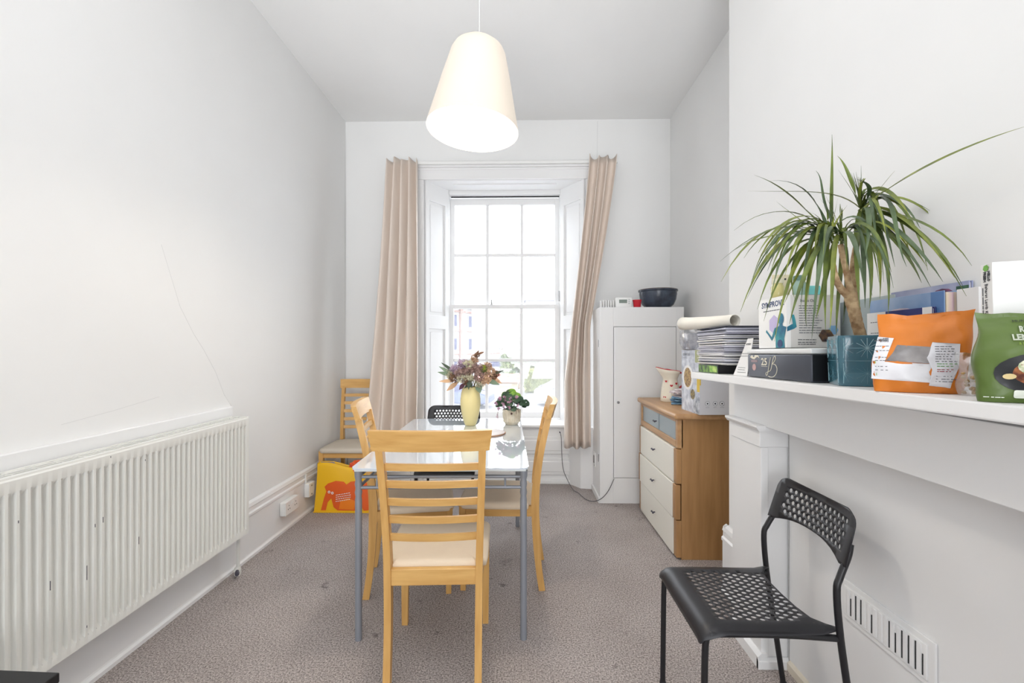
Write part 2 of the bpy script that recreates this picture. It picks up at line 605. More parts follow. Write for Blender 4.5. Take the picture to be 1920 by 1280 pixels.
bx('head_gap', DARK, win, SX0 + .03, SX1 - .02, YS + .062, YS + .075, 2.742, 2.75)

# ---------------------------------------------------------------- fireplace surround (fixed)
def shelf_z(y): return 1.138 + (2.097 - y) * .0182
TILT = -.0182
fp = thing('fireplace_surround', 'white painted fireplace surround with mantel shelf on the right wall', 'fireplace', (0, 0, 0))
bm = NB()
SH0, SH1 = .35, 2.11
hexa(bm, [(.80, SH0, shelf_z(SH0) - .03), (XB - .001, SH0, shelf_z(SH0) - .03), (XB - .001, SH1, shelf_z(SH1) - .03), (.80, SH1, shelf_z(SH1) - .03)],
     [(.80, SH0, shelf_z(SH0)), (XB - .001, SH0, shelf_z(SH0)), (XB - .001, SH1, shelf_z(SH1)), (.80, SH1, shelf_z(SH1))])
bmesh.ops.bevel(bm, geom=bm.edges[:], offset=.003, segments=2, affect='EDGES')
obj('mantel_shelf', bm, GLOSS, fp)
bm = NB(); box(bm, .95, XB - .001, .45, 2.0, .945, 1.105, .002)
obj('frieze', bm, GLOSS, fp)
def pilaster(y0, y1):
    bm = NB(); box(bm, .942, .9725, y0, y1, 0, .862, .003)
    box(bm, .972, XB - .001, y0 + .003, y1 - .003, .001, .944)
    obj('pilaster', bm, GLOSS, fp)
    bm = NB(); box(bm, .936, XB - .001, y0 - .002, y1 + .002, .862, .93, .003)
    obj('capital', bm, GLOSS, fp)
    bm = NB(); extrude_profile(bm, [(XB - .001, .928), (.925, .928), (.915, .942), (.915, .95), (XB - .001, .95)], 1, y0 - .02, y1 + .012)
    obj('capital_moulding', bm, GLOSS, fp)
    bm = NB(); extrude_profile(bm, [(.96, 0), (.926, 0), (.926, .045), (.94, .06), (.96, .06)], 1, y0 - .01, y1)
    extrude_profile(bm, [(y0, 0), (y0 - .014, 0), (y0 - .014, .03), (y0, .04)], 0, .926, 1.05)
    obj('plinth_strip', bm, GLOSS, fp)
pilaster(1.765, 2.0)
pilaster(.45, .66)
bx('infill_panel', GLOSS, fp, 1.047, XB - .0005, .66, 1.762, 0, .944)
bm = NB(); tube(bm, [(1.046, 1.755, .03), (1.046, 1.757, .3), (1.046, 1.755, .6), (1.046, 1.757, .93)], .0007, 5)
obj('joint_crack', bm, SHG, fp)
bm = NB(); extrude_profile(bm, [(1.047, 0), (1.035, 0), (1.035, .03), (1.047, .04)], 1, .66, 1.75)
obj('floor_strip', bm, mat('cream_strip', (226, 218, 202), .5), fp)

vent = thing('wall_vent', 'white painted slotted ventilation grille low on the fireplace infill', 'vent', (1.047, 1.302, .45), 0)
VP = [(-.162, -.06), (.162, -.06), (.162, .06), (-.162, .06)]
bm = NB(); box(bm, -.007, -.0003, -.165, .165, -.062, .062, .002); box(bm, -.011, -.006, -.145, .145, -.046, .046, .002)
obj('grille_plate', bm, GLOSS, vent)
for i in range(13):
    yy = .125 - i * .0208
    bx('slat', GLOSS, vent, -.0128, -.0105, yy - .0065, yy + .0065, -.04, .04, .002)
    if i not in (3, 5, 6):
        bx('slot', DARK, vent, -.0125, -.0108, yy - .0104 - .0013, yy - .0104 + .0013, -.037, .037 - .02 * (i % 4 == 0))

# ---------------------------------------------------------------- radiator
rad = thing('radiator', 'long white ribbed panel radiator on the left wall', 'radiator', (XL, 1.60, .23))
RX = .13     # front face offset from wall
RY0, RY1, RZ0, RZ1 = -.80, .83, 0, .637
# corrugated front
bm = NB()
pitch = .030
ys = []
n = int((RY1 - RY0 - .03) / pitch)
n_rib = n
prof = [(0, 0), (.12, 0), (.26, -.012), (.68, -.012), (.82, 0)]
cols = [(RY0, 0)]
start = RY1 - .018 - n * pitch
for i in range(n):
    for a, b in prof: cols.append((start + (i + a) * pitch, b))
cols += [(start + n * pitch, 0), (RY1, 0)]
rows = [(RZ0, 0), (RZ0 + .028, 0), (RZ0 + .042, 1), (RZ1 - .055, 1), (RZ1 - .041, 0), (RZ1 - .006, 0), (RZ1, -2)]
grid = []
for z, k in rows:
    grid.append([bm.verts.new((RX + (dx * k if k > 0 else (-.008 if k == -2 else 0)), y, z)) for y, dx in cols])
for a, b in zip(grid, grid[1:]):
    for i in range(len(cols) - 1):
        bm.faces.new((a[i], a[i + 1], b[i + 1], b[i]))
obj('ribbed_panel', bm, RADW, rad, smooth=50)
bx('rear_panel', RADW, rad, .035, .05, RY0, RY1, RZ0, RZ1)
bx('side_cover', RADW, rad, .03, RX - .001, RY1 - .006, RY1 + .004, RZ0 + .01, RZ1 + .004, .002)
bm = NB()
box(bm, .03, .042, RY0, RY1, RZ1 - .004, RZ1 + .004)
box(bm, RX - .022, RX - .006, RY0, RY1, RZ1 - .004, RZ1 + .004)
obj('top_rail', bm, RADW, rad)
bm = NB()
for k in range(3): box(bm, .05 + k * .02, .057 + k * .02, RY0, RY1 - .01, RZ1 - .005, RZ1 + .001)
y = RY0
while y < RY1 - .02:
    box(bm, .04, RX - .02, y, y + .006, RZ1 - .006, RZ1); y += .075
o = obj('top_grille', bm, RADW, rad); 
bx('inner_shade_block', SHG, rad, .05, RX - .02, RY0 + .01, RY1 - .02, RZ0 + .05, RZ1 - .04)  # solid grey block standing in for the shade under the grille
start = RY1 - .018 - n_rib * pitch
for (yy, zz, hh) in ((-.10 + -.12, .25, .03), (-.10 - .0, .22, .05), (.12, .25, .03), (-.055, .39, .012), (-.025, .395, .02), (.15, .57, .006), (-.31, .50, .008), (-.10, .055, .008), (.0, .62, .006)):
    bx('paint_chip', CHIP, rad, RX - .0004, RX + .0005, start + round((yy - start) / pitch) * pitch - .001, start + round((yy - start) / pitch) * pitch + .0012, zz, zz + hh)
bx('wall_board', GLOSS, rad, .0005, .022, RY0, RY1 + .03, .1, .69, .003)
valve = NB(); tube(valve, [(.085, RY1 - .02, .02), (.085, RY1 - .02, -.03), (.082, RY1 - .018, -.19), (.075, RY1 - .018, -.225)], .009, 10)
obj('feed_pipe', valve, RADW, rad, smooth=True)
bm = NB(); lathe(bm, [(.014, -.228), (.017, -.215), (.017, -.19), (.012, -.18)], 12, .08, RY1 - .018)
obj('valve_body', bm, RADW, rad, smooth=40)
bm = NB(); tube(bm, [(.085, RY1 - .03, -.198), (.10, RY1 - .055, -.196), (.11, RY1 - .07, -.196)], [.008, .012, .010], 10)
obj('valve_cap', bm, CHIP, rad, smooth=40)

# ---------------------------------------------------------------- sockets on skirting
def px_frame_left(x): return frame((x, 0, 0), (0, -1, 0), (0, 0, 1))
so = thing('double_socket', 'white double power socket on the left skirting nearer the radiator', 'socket', (XL + .0225, 3.03, .165))
obj('socket_box', box(NB(), 0, .035, -.09, .09, -.045, .045, .006), PLAST, so, smooth=40)
obj('face_plate', box(NB(), .035, .041, -.09, .09, -.045, .045, .003), PLAST, so)
for sy in (-.045, .045):
    for (a, b) in ((0, .014), (-.011, -.008), (.011, -.008)):
        bx('pin_hole', DARK, so, .0405, .0416, sy + a - .003, sy + a + .003, b - .0035, b + .0035)
    bx('switch', PLAST, so, .0405, .0445, sy * .28 - .005, sy * .28 + .005, .014, .030, .001)
so2 = thing('single_socket', 'small white outlet box fed by a thin conduit beside the shopping bag', 'socket', (XL + .0225, 3.32, .185))
obj('socket_box', box(NB(), 0, .035, -.045, .045, -.052, .05, .005), PLAST, so2, smooth=40)
obj('face_plate', box(NB(), .035, .04, -.043, .043, -.05, .048, .002), PLAST, so2)
bx('conduit', PLAST, so2, 0, .012, -.035, -.02, .05, .115, .002)
for zz in (.028, -.035): bx('screw', STEEL, so2, .0395, .0412, -.012, .002, zz - .005, zz + .005)

# ---------------------------------------------------------------- curtains
def curtain(top0, top1, bot0, bot1, ztop, zbot, y, nf, seed, label, ph, pull):
    rnd = random.Random(seed)
    root = thing('curtain', label, 'curtain', ((bot0 + bot1) / 2, y, zbot))
    cx, cz = (bot0 + bot1) / 2, zbot
    amp = [rnd.uniform(.7, 1.25) for _ in range(nf + 2)]
    NU, NVv = nf * 14, 40
    bm = NB()
    g = []
    for j in range(NVv + 1):
        v = j / NVv
        z = ztop + (zbot - ztop) * v
        row = []
        vv = v ** 1.15
        for i in range(NU + 1):
            u = i / NU
            f = u * nf
            k = int(f)
            uu = u + .018 * sin(2 * pi * (f * .5 + v * .7 + seed)) * v
            x = (top0 + (bot0 - top0) * (vv if bot1 < 0 else min(1, vv * 1.35))) * (1 - uu) + (top1 + (bot1 - top1) * (vv if bot1 < 0 else min(1, vv * 1.85))) * uu
            a = (.040 + .008 * v) * amp[min(k, nf)]
            yy = a * sin(2 * pi * f + ph + .8 * sin(3 * v + seed)) + .006 * sin(7 * v + 9 * u + seed)
            x += .012 * cos(2 * pi * f + ph + 1) * (1 - .4 * v)
            zz = z + (.014 * sin(2 * pi * f * .63 + seed) if j == 0 else 0)
            row.append(bm.verts.new((x - cx, -yy - pull * v, zz - cz)))
        g.append(row)
    for a, b in zip(g, g[1:]):
        for i in range(NU): bm.faces.new((a[i], a[i + 1], b[i + 1], b[i]))
    o = obj('curtain_fabric', bm, CURT, root, smooth=True)
    md = o.modifiers.new('solid', 'SOLIDIFY'); md.thickness = .003
    # heading tape hooks
    for k in range(nf):
        u = (k + .5) / nf
        x = top0 + (top1 - top0) * u - cx
        bm = NB(); tube(bm, [(x, .055, ztop - .05 - cz), (x, .05, ztop - .02 - cz), (x, .045, ztop - .035 - cz)], .002, 6)
        obj('hook', bm, PLAST, root)
    return root
curtain(-1.19, -.92, -1.30, -.865, 2.935, .485, 3.985, 4, 3, 'taupe curtain hanging on the left of the window behind the table', 1.2, .22)
curtain(.61, .85, .385, .61, 2.945, .375, 3.985, 3, 8, 'taupe curtain hanging on the right of the window beside the white cupboard', .3, .11)
t = thing('curtain_track', 'white curtain track running along the top of the window surround', 'track', (-.16, 4.06, 2.93))
obj('rail', box(NB(), -1.05, 1.04, -.012, .012, -.012, .012, .003), PLAST, t)
for x in (-.95, 0, .95): bx('bracket', PLAST, t, x - .01, x + .01, .01, .0155, -.01, .02)

# ---------------------------------------------------------------- pendant lamp
lamp = thing('pendant_lamp', 'lit white cone shaped pendant lamp hanging over the table', 'lamp', (-.185, 2.0, ZC))
SHADE = mat('opal_shade', (190, 181, 168), .35, emit=.30, ecol=(255, 240, 224))
SHADEI = mat('opal_shade_inside', (200, 196, 188), .5, emit=.85, ecol=(255, 250, 240))
def shade_p(s=1.0):
    zb, zt = -1.125, -.70
    return [(.206, zb), (.198, zb + .035), (.176, zb + .13), (.154, zb + .225), (.134, zb + .305), (.124, zb + .345), (.112, zb + .368), (.088, zb + .388), (.05, zb + .40), (.012, zb + .405)]
sh_root = bpy.data.objects
bm = NB(); P = shade_p()
lathe(bm, P, 64, cap=False)
tl = Matrix.Translation((0, 0, -.72)) @ Matrix.Rotation(radians(4.2), 4, 'Y') @ Matrix.Rotation(radians(-1.5), 4, 'X') @ Matrix.Translation((0, 0, .72))
bmesh.ops.transform(bm, matrix=tl, verts=bm.verts[:])
obj('lamp_shade', bm, SHADE, lamp, smooth=True)
bm = NB(); lathe(bm, [(r - .004, z - (.004 if r < .12 else 0)) for r, z in P if r > .02], 64, cap=False)
lathe(bm, [(.206, P[0][1]), (.202, P[0][1])], 64, cap=False)
bmesh.ops.transform(bm, matrix=tl, verts=bm.verts[:])
obj('shade_lining', bm, SHADEI, lamp, smooth=True)
bm = NB(); tube(bm, [(0, 0, -.02), (0, 0, -.40), (0, 0, -.725)], .0035, 8)
obj('cord', bm, mat('cord_white', (206, 206, 206), .5), lamp, smooth=True)
bm = NB(); lathe(bm, [(.05, -.0005), (.05, -.01), (.035, -.03), (.008, -.035)], 24)
obj('ceiling_rose', bm, PLAST, lamp, smooth=40)
bm = NB(); lathe(bm, [(.018, -.74), (.02, -.80), (.016, -.81)], 16)
obj('bulb_holder', bm, PLAST, lamp, smooth=40)
BULB = mat('bulb_glow', (255, 244, 225), .3, emit=8, ecol=(255, 240, 215))
bm = NB(); lathe(bm, [(.012, -.812), (.02, -.83), (.032, -.86), (.034, -.885), (.024, -.91), (.004, -.918)], 16)
obj('bulb', bm, BULB, lamp, smooth=True)
pl = bpy.data.lights.new('lamp_light', 'POINT'); pl.energy = 18; pl.color = (1, .9, .78); pl.shadow_soft_size = .05
plo = bpy.data.objects.new('lamp_light', pl); COL.objects.link(plo); plo.parent = lamp; plo.location = (.0, 0, -1.02)

# ---------------------------------------------------------------- dining table
tb = thing('dining_table', 'rectangular frosted glass dining table with grey metal legs', 'table', (-.340, 1.868, 0), radians(1.6))
TW, TL, TH = .376, 1.275, .745
o = panel2d(rrect(-TW, TW, 0, TL, .03, 6), [], .2, lambda u, v: (u, v, TH))
r = bmesh.ops.extrude_face_region(o, geom=o.faces[:])
bmesh.ops.translate(o, vec=(0, 0, -.008), verts=[g for g in r['geom'] if isinstance(g, bmesh.types.BMVert)])
for f in o.faces:
    f.material_index = 0
obj('glass_top', o, TOPG, tb)
bm = NB()
for (a, b, c, d) in ((-TW + .012, TW - .012, .012, .03), (-TW + .012, TW - .012, TL - .03, TL - .012), (-TW + .012, -TW + .03, .03, TL - .03), (TW - .03, TW - .012, .03, TL - .03)):
    box(bm, a, b, c, d, TH - .018, TH - .0085, .002)
obj('edge_frame', bm, TOPE, tb)
for sx in (-1, 1):
    for yy in (.04, TL - .04):
        bm = NB()
        x = sx * (TW - .022)
        rr = [(.0145, 0), (.0145, .56), (.0145, .60), (.0125, .615), (.0155, .632), (.0125, .65), (.0155, .668), (.013, .686), (.0165, .70), (.0175, .7265)]
        lathe(bm, rr, 20, x, yy)
        obj('leg', bm, GREYM, tb, smooth=40)
def bar(pts, r=.007): 
    obj('cross_bar', tube(NB(), pts, r, 10), GREYM, tb, smooth=60)
for zz in (.698, .652):
    for yy in (.04, TL - .04): bar([(-TW + .03, yy, zz), (TW - .03, yy, zz)])
    for sx in (-1, 1): bar([(sx * (TW - .022), .05, zz), (sx * (TW - .022), TL - .05, zz)])
for yy in (.04, TL - .04):
    for sx in (-1, 1): bar([(sx * .275, yy, .652), (sx * .275, yy, .698)], .005)

# ---------------------------------------------------------------- wooden dining chairs
def make_chair(label, seatm):
    t = thing('dining_chair', label, 'chair', group='beech slat back dining chairs')
    path = [(.165, -.235, 0), (.1655, -.219, .11), (.166, -.206, .25), (.168, -.20, .42), (.170, -.203, .52), (.174, -.217, .64), (.178, -.238, .76), (.182, -.268, .895)]
    for s in (-1, 1):
        bm = NB(); sp = spline([(p[0] * s, p[1], p[2]) for p in path], 4)
        n = len(sp)
        sweep(bm, sp, .026, [.032 + .009 * math.exp(-((k / n - .47) / .18) ** 2) for k in range(n)], (1, 0, 0))
        bmesh.ops.bevel(bm, geom=[e for e in bm.edges if e.calc_face_angle(0) > .8], offset=.003, segments=2, affect='EDGES')
        obj('rear_post', bm, BZ, t, smooth=40)
        bm = NB(); sweep(bm, [(s * .182, .172, 0), (s * .182, .175, .25), (s * .182, .175, .434)], [.026, .032, .034], [.026, .03, .034], (1, 0, 0))
        bmesh.ops.bevel(bm, geom=[e for e in bm.edges if e.calc_face_angle(0) > .8], offset=.003, segments=2, affect='EDGES')
        obj('front_leg', bm, BZ, t, smooth=40)
        bm = NB(); sweep(bm, [(s * .168, -.185, .408), (s * .182, .16, .408)], .02, .052, (cos(.04), 0, 0))
        obj('side_apron', bm, BY, t)
    obj('front_apron', box(NB(), -.166, .166, .165, .185, .382, .434, .002), BX, t)
    obj('rear_apron', box(NB(), -.156, .156, -.214, -.192, .378, .438, .002), BX, t)
    def bow(u, d): return -d * (1 - u * u)
    def backbar(nm, z0, z1, y0, y1, hw0, hw1, sag, th):
        bm = NB(); n = 14; rings = []
        for i in range(n + 1):
            u = -1 + 2 * i / n
            r = []
            for (z, y, hw) in ((z0, y0, hw0), (z1, y1, hw1)):
                for dy in (-th / 2, th / 2):
                    r.append(bm.verts.new((u * hw, y + dy + bow(u, sag), z)))
            rings.append([r[0], r[1], r[3], r[2]])
        for a, b in zip(rings, rings[1:]):
            for k in range(4): bm.faces.new((a[k], a[(k + 1) % 4], b[(k + 1) % 4], b[k]))
        bm.faces.new(rings[0][::-1]); bm.faces.new(rings[-1])
        bmesh.ops.bevel(bm, geom=[e for e in bm.edges if e.calc_face_angle(0) > .8], offset=.0035, segments=2, affect='EDGES')
        obj(nm, bm, BX, t, smooth=40)
    backbar('top_rail', .888, .964, -.265, -.287, .208, .217, .022, .026)
    for z, y in ((.826, -.250), (.760, -.235), (.692, -.222), (.624, -.212), (.556, -.204)):
        hw = .166 + (z - .45) * .025
        backbar('slat', z - .013, z + .013, y + .002, y - .002, hw, hw, .016, .013)
    bm = NB()
    out = rrect(-1, 1, -.188, .198, .03, 5)
    def mp(u, v, z):
        k = (v + .188) / .386
        return (u * (.152 + .046 * min(1, k * 3)) if k < .33 else u * (.198 + .004 * k), v, z)
    pts = []
    for cx, cy, a0 in ((.16, .158, 0), (-.16, .158, 90), (-.148, -.182, 180), (.148, -.182, 270)):
        rr = .04 if cy > 0 else .006
        for k in range(6):
            a = radians(a0 + 18 * k); pts.append((cx + rr * cos(a), cy + rr * sin(a)))
    pts = pts[:12] + [(-.196, -.10), (-.19, -.16), (-.152, -.165)] + pts[12:] + [(.152, -.165), (.19, -.16), (.196, -.10)]
    vs = []
    lv = [(.422, 0), (.426, .004), (.444, .005), (.454, -.004), (.458, -.022), (.460, -.07)]
    rings = []
    for z, d in lv:
        ring = []
        for x, y in pts:
            l = math.hypot(x, y); k = (l + d) / l
            ring.append(bm.verts.new((x * k, y * k, z)))
        rings.append(ring)
    n = len(pts)
    for a, b in zip(rings, rings[1:]):
        for k in range(n): bm.faces.new((a[k], a[(k + 1) % n], b[(k + 1) % n], b[k]))
    bm.faces.new(rings[0][::-1]); bm.faces.new(rings[-1])
    obj('seat_pad', bm, seatm, t, smooth=60)
    return t

def copy_thing(src, label, loc, rz, swap=None):
    r = src.copy(); COL.objects.link(r); r.location = loc; r.rotation_euler = (0, 0, rz); r['label'] = label
    for ch in src.children:
        c = ch.copy(); COL.objects.link(c); c.parent = r
        if swap and ch.name.startswith(swap[0]):
            c.data = c.data.copy(); c.data.materials[0] = swap[1]
        for g in ch.children:
            d = g.copy(); COL.objects.link(d); d.parent = c
    return r

ch = make_chair('beech slat back dining chair nearest the camera, its back towards us', SEATF)
ch.location = (-.332, 1.848, 0); ch.rotation_euler = (0, 0, radians(3))
copy_thing(ch, 'beech dining chair on the left long side of the table, turned slightly', (-.572, 2.414, 0), radians(-78.7))
copy_thing(ch, 'beech dining chair seen edge-on at the right long side of the table', (-.118, 2.477, 0), radians(88))
copy_thing(ch, 'beech dining chair with greyish seat standing in the far left corner', (-1.378, 3.64, 0), radians(180), ('seat_pad', SEATG))

# ---------------------------------------------------------------- perforated black chairs
def make_perf(label):
    t = thing('perforated_chair', label, 'chair', group='black perforated plastic chairs')
    # local: front +y, width x; origin at floor centre
    holes = []
    for j in range(5):
        for i in range(13):
            x = -.150 + i * .0232 + (.0116 if j % 2 else 0)
            if abs(x) < .163: holes.append((x, .040 + j * .0195, .0074))
    out = []
    # outline: width at top .19, corners rounded, lower edge arched
    W2, H2 = .198, .158
    for k in range(9):
        a = radians(90 * k / 8); out.append((W2 - .05 + .05 * cos(a) - .006, H2 - .05 + .05 * sin(a)))
    for k in range(9):
        a = radians(90 + 90 * k / 8); out.append((-W2 + .05 + .05 * cos(a) + .006, H2 - .05 + .05 * sin(a)))
    out += [(-W2, 0), (-W2 + .028, 0)]
    for k in range(1, 12):
        u = -1 + 2 * k / 12.
        out.append((u * (W2 - .03), .026 * (1 - abs(u) ** 2.6)))
    out += [(W2 - .028, 0), (W2, 0)]
    def fb(u, v):
        e = max(0, abs(u) - .165)
        e2 = max(0, v - .138)
        y = -.205 - .28 * v - .030 * (1 - (u / .2) ** 2) - 5 * e * e + e2 * .3
        y -= e * .05
        return (u, y, .632 + v * .96)
    bm = panel2d(out, holes, .02, fb)
    o = obj('backrest', bm, BLACK, t, smooth=50)
    md = o.modifiers.new('s', 'SOLIDIFY'); md.thickness = .003; md.offset = -1
    # seat: u across, v from rear (0) to front (.40)
    holes = []
    for j in range(13):
        for i in range(12):
            x = -.136 + i * .0235 + (.01175 if j % 2 else 0)
            v = .05 + j * .0205
            if abs(x) < .142 and (v > .085 or abs(x) < .125): holes.append((x, v, .0078))
    out = []
    for k in range(5):
        a = radians(90 * k / 4); out.append((.196 - .03 + .03 * cos(a), .405 - .03 + .03 * sin(a)))
    for k in range(5):
        a = radians(90 + 90 * k / 4); out.append((-.196 + .03 + .03 * cos(a), .405 - .03 + .03 * sin(a)))
    out += [(-.196, .30), (-.196, .15), (-.192, .03), (-.188, -.012), (-.172, -.015), (-.16, .005), (-.13, .028), (-.07, .036), (0, .038), (.07, .036), (.13, .028), (.16, .005), (.172, -.015), (.188, -.012), (.192, .03), (.196, .15), (.196, .30)]
    def fs(u, v):
        # waterfall front
        y = -.185 + v; z = .452
        if v > .335:
            a = (v - .335) / .045
            a = min(a, 1.35)
            y = -.185 + .335 + .045 * sin(a); z = .452 - .045 * (1 - cos(a))
            if v > .335 + .045 * 1.35: z -= (v - .335 - .045 * 1.35) * .95
        e = max(0, abs(u) - .165)
        z += -e * .5 * (1 if v > .02 else .3) - .010 * (1 - (u / .2) ** 2) * math.exp(-((v - .16) / .12) ** 2)
        return (u, y, z)
    bm = panel2d(out, holes, .018, fs)
    o = obj('seat', bm, BLACK, t, smooth=50)
    md = o.modifiers.new('s', 'SOLIDIFY'); md.thickness = .0022; md.offset = -1
    for s in (-1, 1):
        bm = NB(); tube(bm, spline([(s * .187, -.262, .008), (s * .189, -.235, .2), (s * .190, -.202, .43), (s * .190, -.192, .56), (s * .187, -.203, .60), (s * .180, -.230, .655), (s * .176, -.240, .69)], 5), .0095, 12)
        obj('rear_leg', bm, BLKM, t, smooth=60)
        bm = NB(); tube(bm, spline([(s * .183, .182, .008), (s * .183, .180, .2), (s * .183, .176, .40), (s * .183, .163, .425), (s * .183, .14, .432), (s * .184, -.05, .432), (s * .186, -.198, .425)], 5), .0095, 12)
        obj('front_leg', bm, BLKM, t, smooth=60)
        for (yy, rr) in ((-.262, .187), (.182, .183)):
            bm = NB(); lathe(bm, [(.0115, 0), (.0115, .02), (.010, .022)], 12, s * rr, yy)
            obj('foot_cap', bm, BLACK, t, smooth=40)
    bm = NB(); tube(bm, [(-.183, .13, .428), (.183, .13, .428)], .008, 10)
    obj('cross_bar', bm, BLKM, t, smooth=60)
    return t
pc = make_perf('black perforated plastic chair with metal legs in the right foreground')
pc.location = (.708, 1.475, 0); pc.rotation_euler = (0, 0, radians(90))
copy_thing(pc, 'black perforated chair at the far end of the glass table under the window', (-.49, 3.03, 0), radians(180)).scale = (1.0, 1.0, 1.045)

# ---------------------------------------------------------------- dark side table bottom-left
st = thing('side_table', 'corner of a low black side table in front of the radiator', 'table', (-1.312, .84, 0), radians(-2))
obj('table_top', box(NB(), -.16, .16, -.25, .25, .425, .45, .003), BLKM, st)
for a in (-1, 1):
    for b in (-1, 1): bx('leg', BLKM, st, a * .14 - .015, a * .14 + .015, b * .23 - .015, b * .23 + .015, 0, .425, .002)

# ---------------------------------------------------------------- tall white cupboard
cb = thing('cupboard', 'tall plain white built-in cupboard in the far right corner', 'cupboard', (.97, 3.85, 0))
X0, X1, YF = .636 - .97, 1.303 - .97, 3.575 - 3.85
bm = NB()
box(bm, X0, X1, YF + .02, YB - 3.85 - .001, 0, 1.569)
box(bm, X0, .742 - .97, YF, YF + .02, 0, 1.569, .002)
box(bm, 1.243 - .97, X1, YF, YF + .02, 0, 1.569, .002)
box(bm, .742 - .97, 1.243 - .97, YF, YF + .02, 1.414, 1.569, .002)
box(bm, .742 - .97, 1.243 - .97, YF, YF + .02, 0, .202, .002)
obj('body', bm, GLOSS, cb)
obj('door', box(NB(), .7455 - .97, 1.2395 - .97, YF - .002, YF + .018, .2055, 1.4095, .003), GLOSS, cb)
bm = NB(); tube(bm, [(.78 - .97, YF - .002, .808), (.78 - .97, YF - .012, .808)], .011, 16)
lk = obj('lock', bm, STEEL, cb, smooth=40)
bx('keyhole', DARK, lk, .779 - .97, .782 - .97, YF - .0128, YF - .0118, .802, .812)
for zz in (.35, 1.28): bx('hinge', STEEL, cb, X0 - .004, X0 + .002, YF + .05, YF + .06, zz - .03, zz + .03)
bx('floor_strip', GLOSS, cb, X0 - .014, X0, YF + .0, YB - 3.85 - .2, 0, .05, .003)
fs = thing('fused_outlet', 'small white fused outlet plate on the cupboard side low down', 'socket', (.636, 3.80, .30))
obj('face_plate', box(NB(), -.012, -.0005, -.045, .045, -.06, .06, .003), PLAST, fs)
bx('inner_frame', SHG, fs, -.0135, -.0115, -.02, .02, -.035, .03)
bx('screw', CHIP, fs, -.014, -.0118, -.032, -.024, -.05, -.042)

cord = thing('cable', 'thin grey cable looping from the window board down across the carpet', 'cable', (.35, 4.06, 0))
bm = NB()
cp = [(.362, 4.045, .47), (.368, 4.03, .42), (.372, 4.03, .30), (.385, 4.03, .15), (.42, 4.0, .06), (.455, 3.88, .012), (.49, 3.79, .012), (.525, 3.66, .010), (.56, 3.60, .010), (.60, 3.575, .018), (.65, 3.555, .05), (.70, 3.555, .11), (.745, 3.563, .20)]
tube(bm, [(p.x - .35, p.y - 4.06, p.z) for p in spline(cp, 6)], .0028, 8)
obj('flex', bm, mat('grey_flex', (88, 88, 92), .6), cord, smooth=True)
bm = NB(); tube(bm, [(.007, .0, .475), (.007, -.018, .475)], .006, 10)
obj('cable_gland', bm, CHIP, cord)

# on top of the cupboard
ZT = 1.569
bw = thing('mixing_bowl', 'large dark blue grey glazed bowl on top of the cupboard', 'bowl', (1.14, 3.72, ZT))
GLZ = mat('blue_grey_glaze', (66, 76, 92), .22, bump=.1, bscale=30, rgb2=(48, 54, 66), vscale=14)
bm = NB(); lathe(bm, [(.09, 0), (.098, .004), (.125, .03), (.143, .07), (.150, .115), (.150, .135), (.158, .14), (.158, .150), (.152, .153), (.142, .148), (.138, .11), (.12, .05), (.08, .02), (.01, .016)], 40)
obj('bowl_body', bm, GLZ, bw, smooth=40)
bm = NB(); lathe(bm, [(.1575, .146), (.158, .153), (.150, .156), (.146, .150)], 40, cap=False)
obj('brown_rim', bm, mat('brown_glaze', (96, 76, 66), .3), bw, smooth=True)
th = thing('thermostat', 'small white digital thermostat with grey display on the cupboard top', 'thermostat', (.835, 3.63, ZT))
obj('housing', box(NB(), -.066, .066, -.013, .013, 0, .082, .006), PLAST, th, smooth=40)
bx('display', PGREY, th, -.038, .026, -.0145, -.0125, .036, .064)
for k in range(3): bx('button', mat('button_grey', (200, 204, 204), .5), th, .036 + k * .0, .05, -.0145, -.0125, .03 + k * .015, .038 + k * .015)
cp_ = thing('red_pot', 'small red cup between the thermostat and the bowl', 'cup', (.945, 3.63, ZT))
RED = mat('red_plastic', (198, 28, 46), .4)
bm = NB(); lathe(bm, [(.026, 0), (.028, .002), (.033, .05), (.036, .055), (.036, .062), (.031, .06), (.027, .01), (.002, .006)], 24)
obj('cup_body', bm, RED, cp_, smooth=40)
dr = thing('wire_rack', 'white slatted rack lying behind the thermostat on the cupboard top', 'rack', (.72, 3.68, ZT))
for k in range(7):
    bx('slat', PLAST, dr, -.065 + k * .02, -.056 + k * .02, -.02, .02, .004, .062 + .004 * (k % 2), .002)
bx('base', PLAST, dr, -.07, .075, -.025, .025, 0, .006, .001)

# ---------------------------------------------------------------- chest of drawers
cd = thing('chest_of_drawers', 'oak chest with cream drawers and one frosted glass drawer on top', 'chest of drawers', (1.14, 3.04, 0))
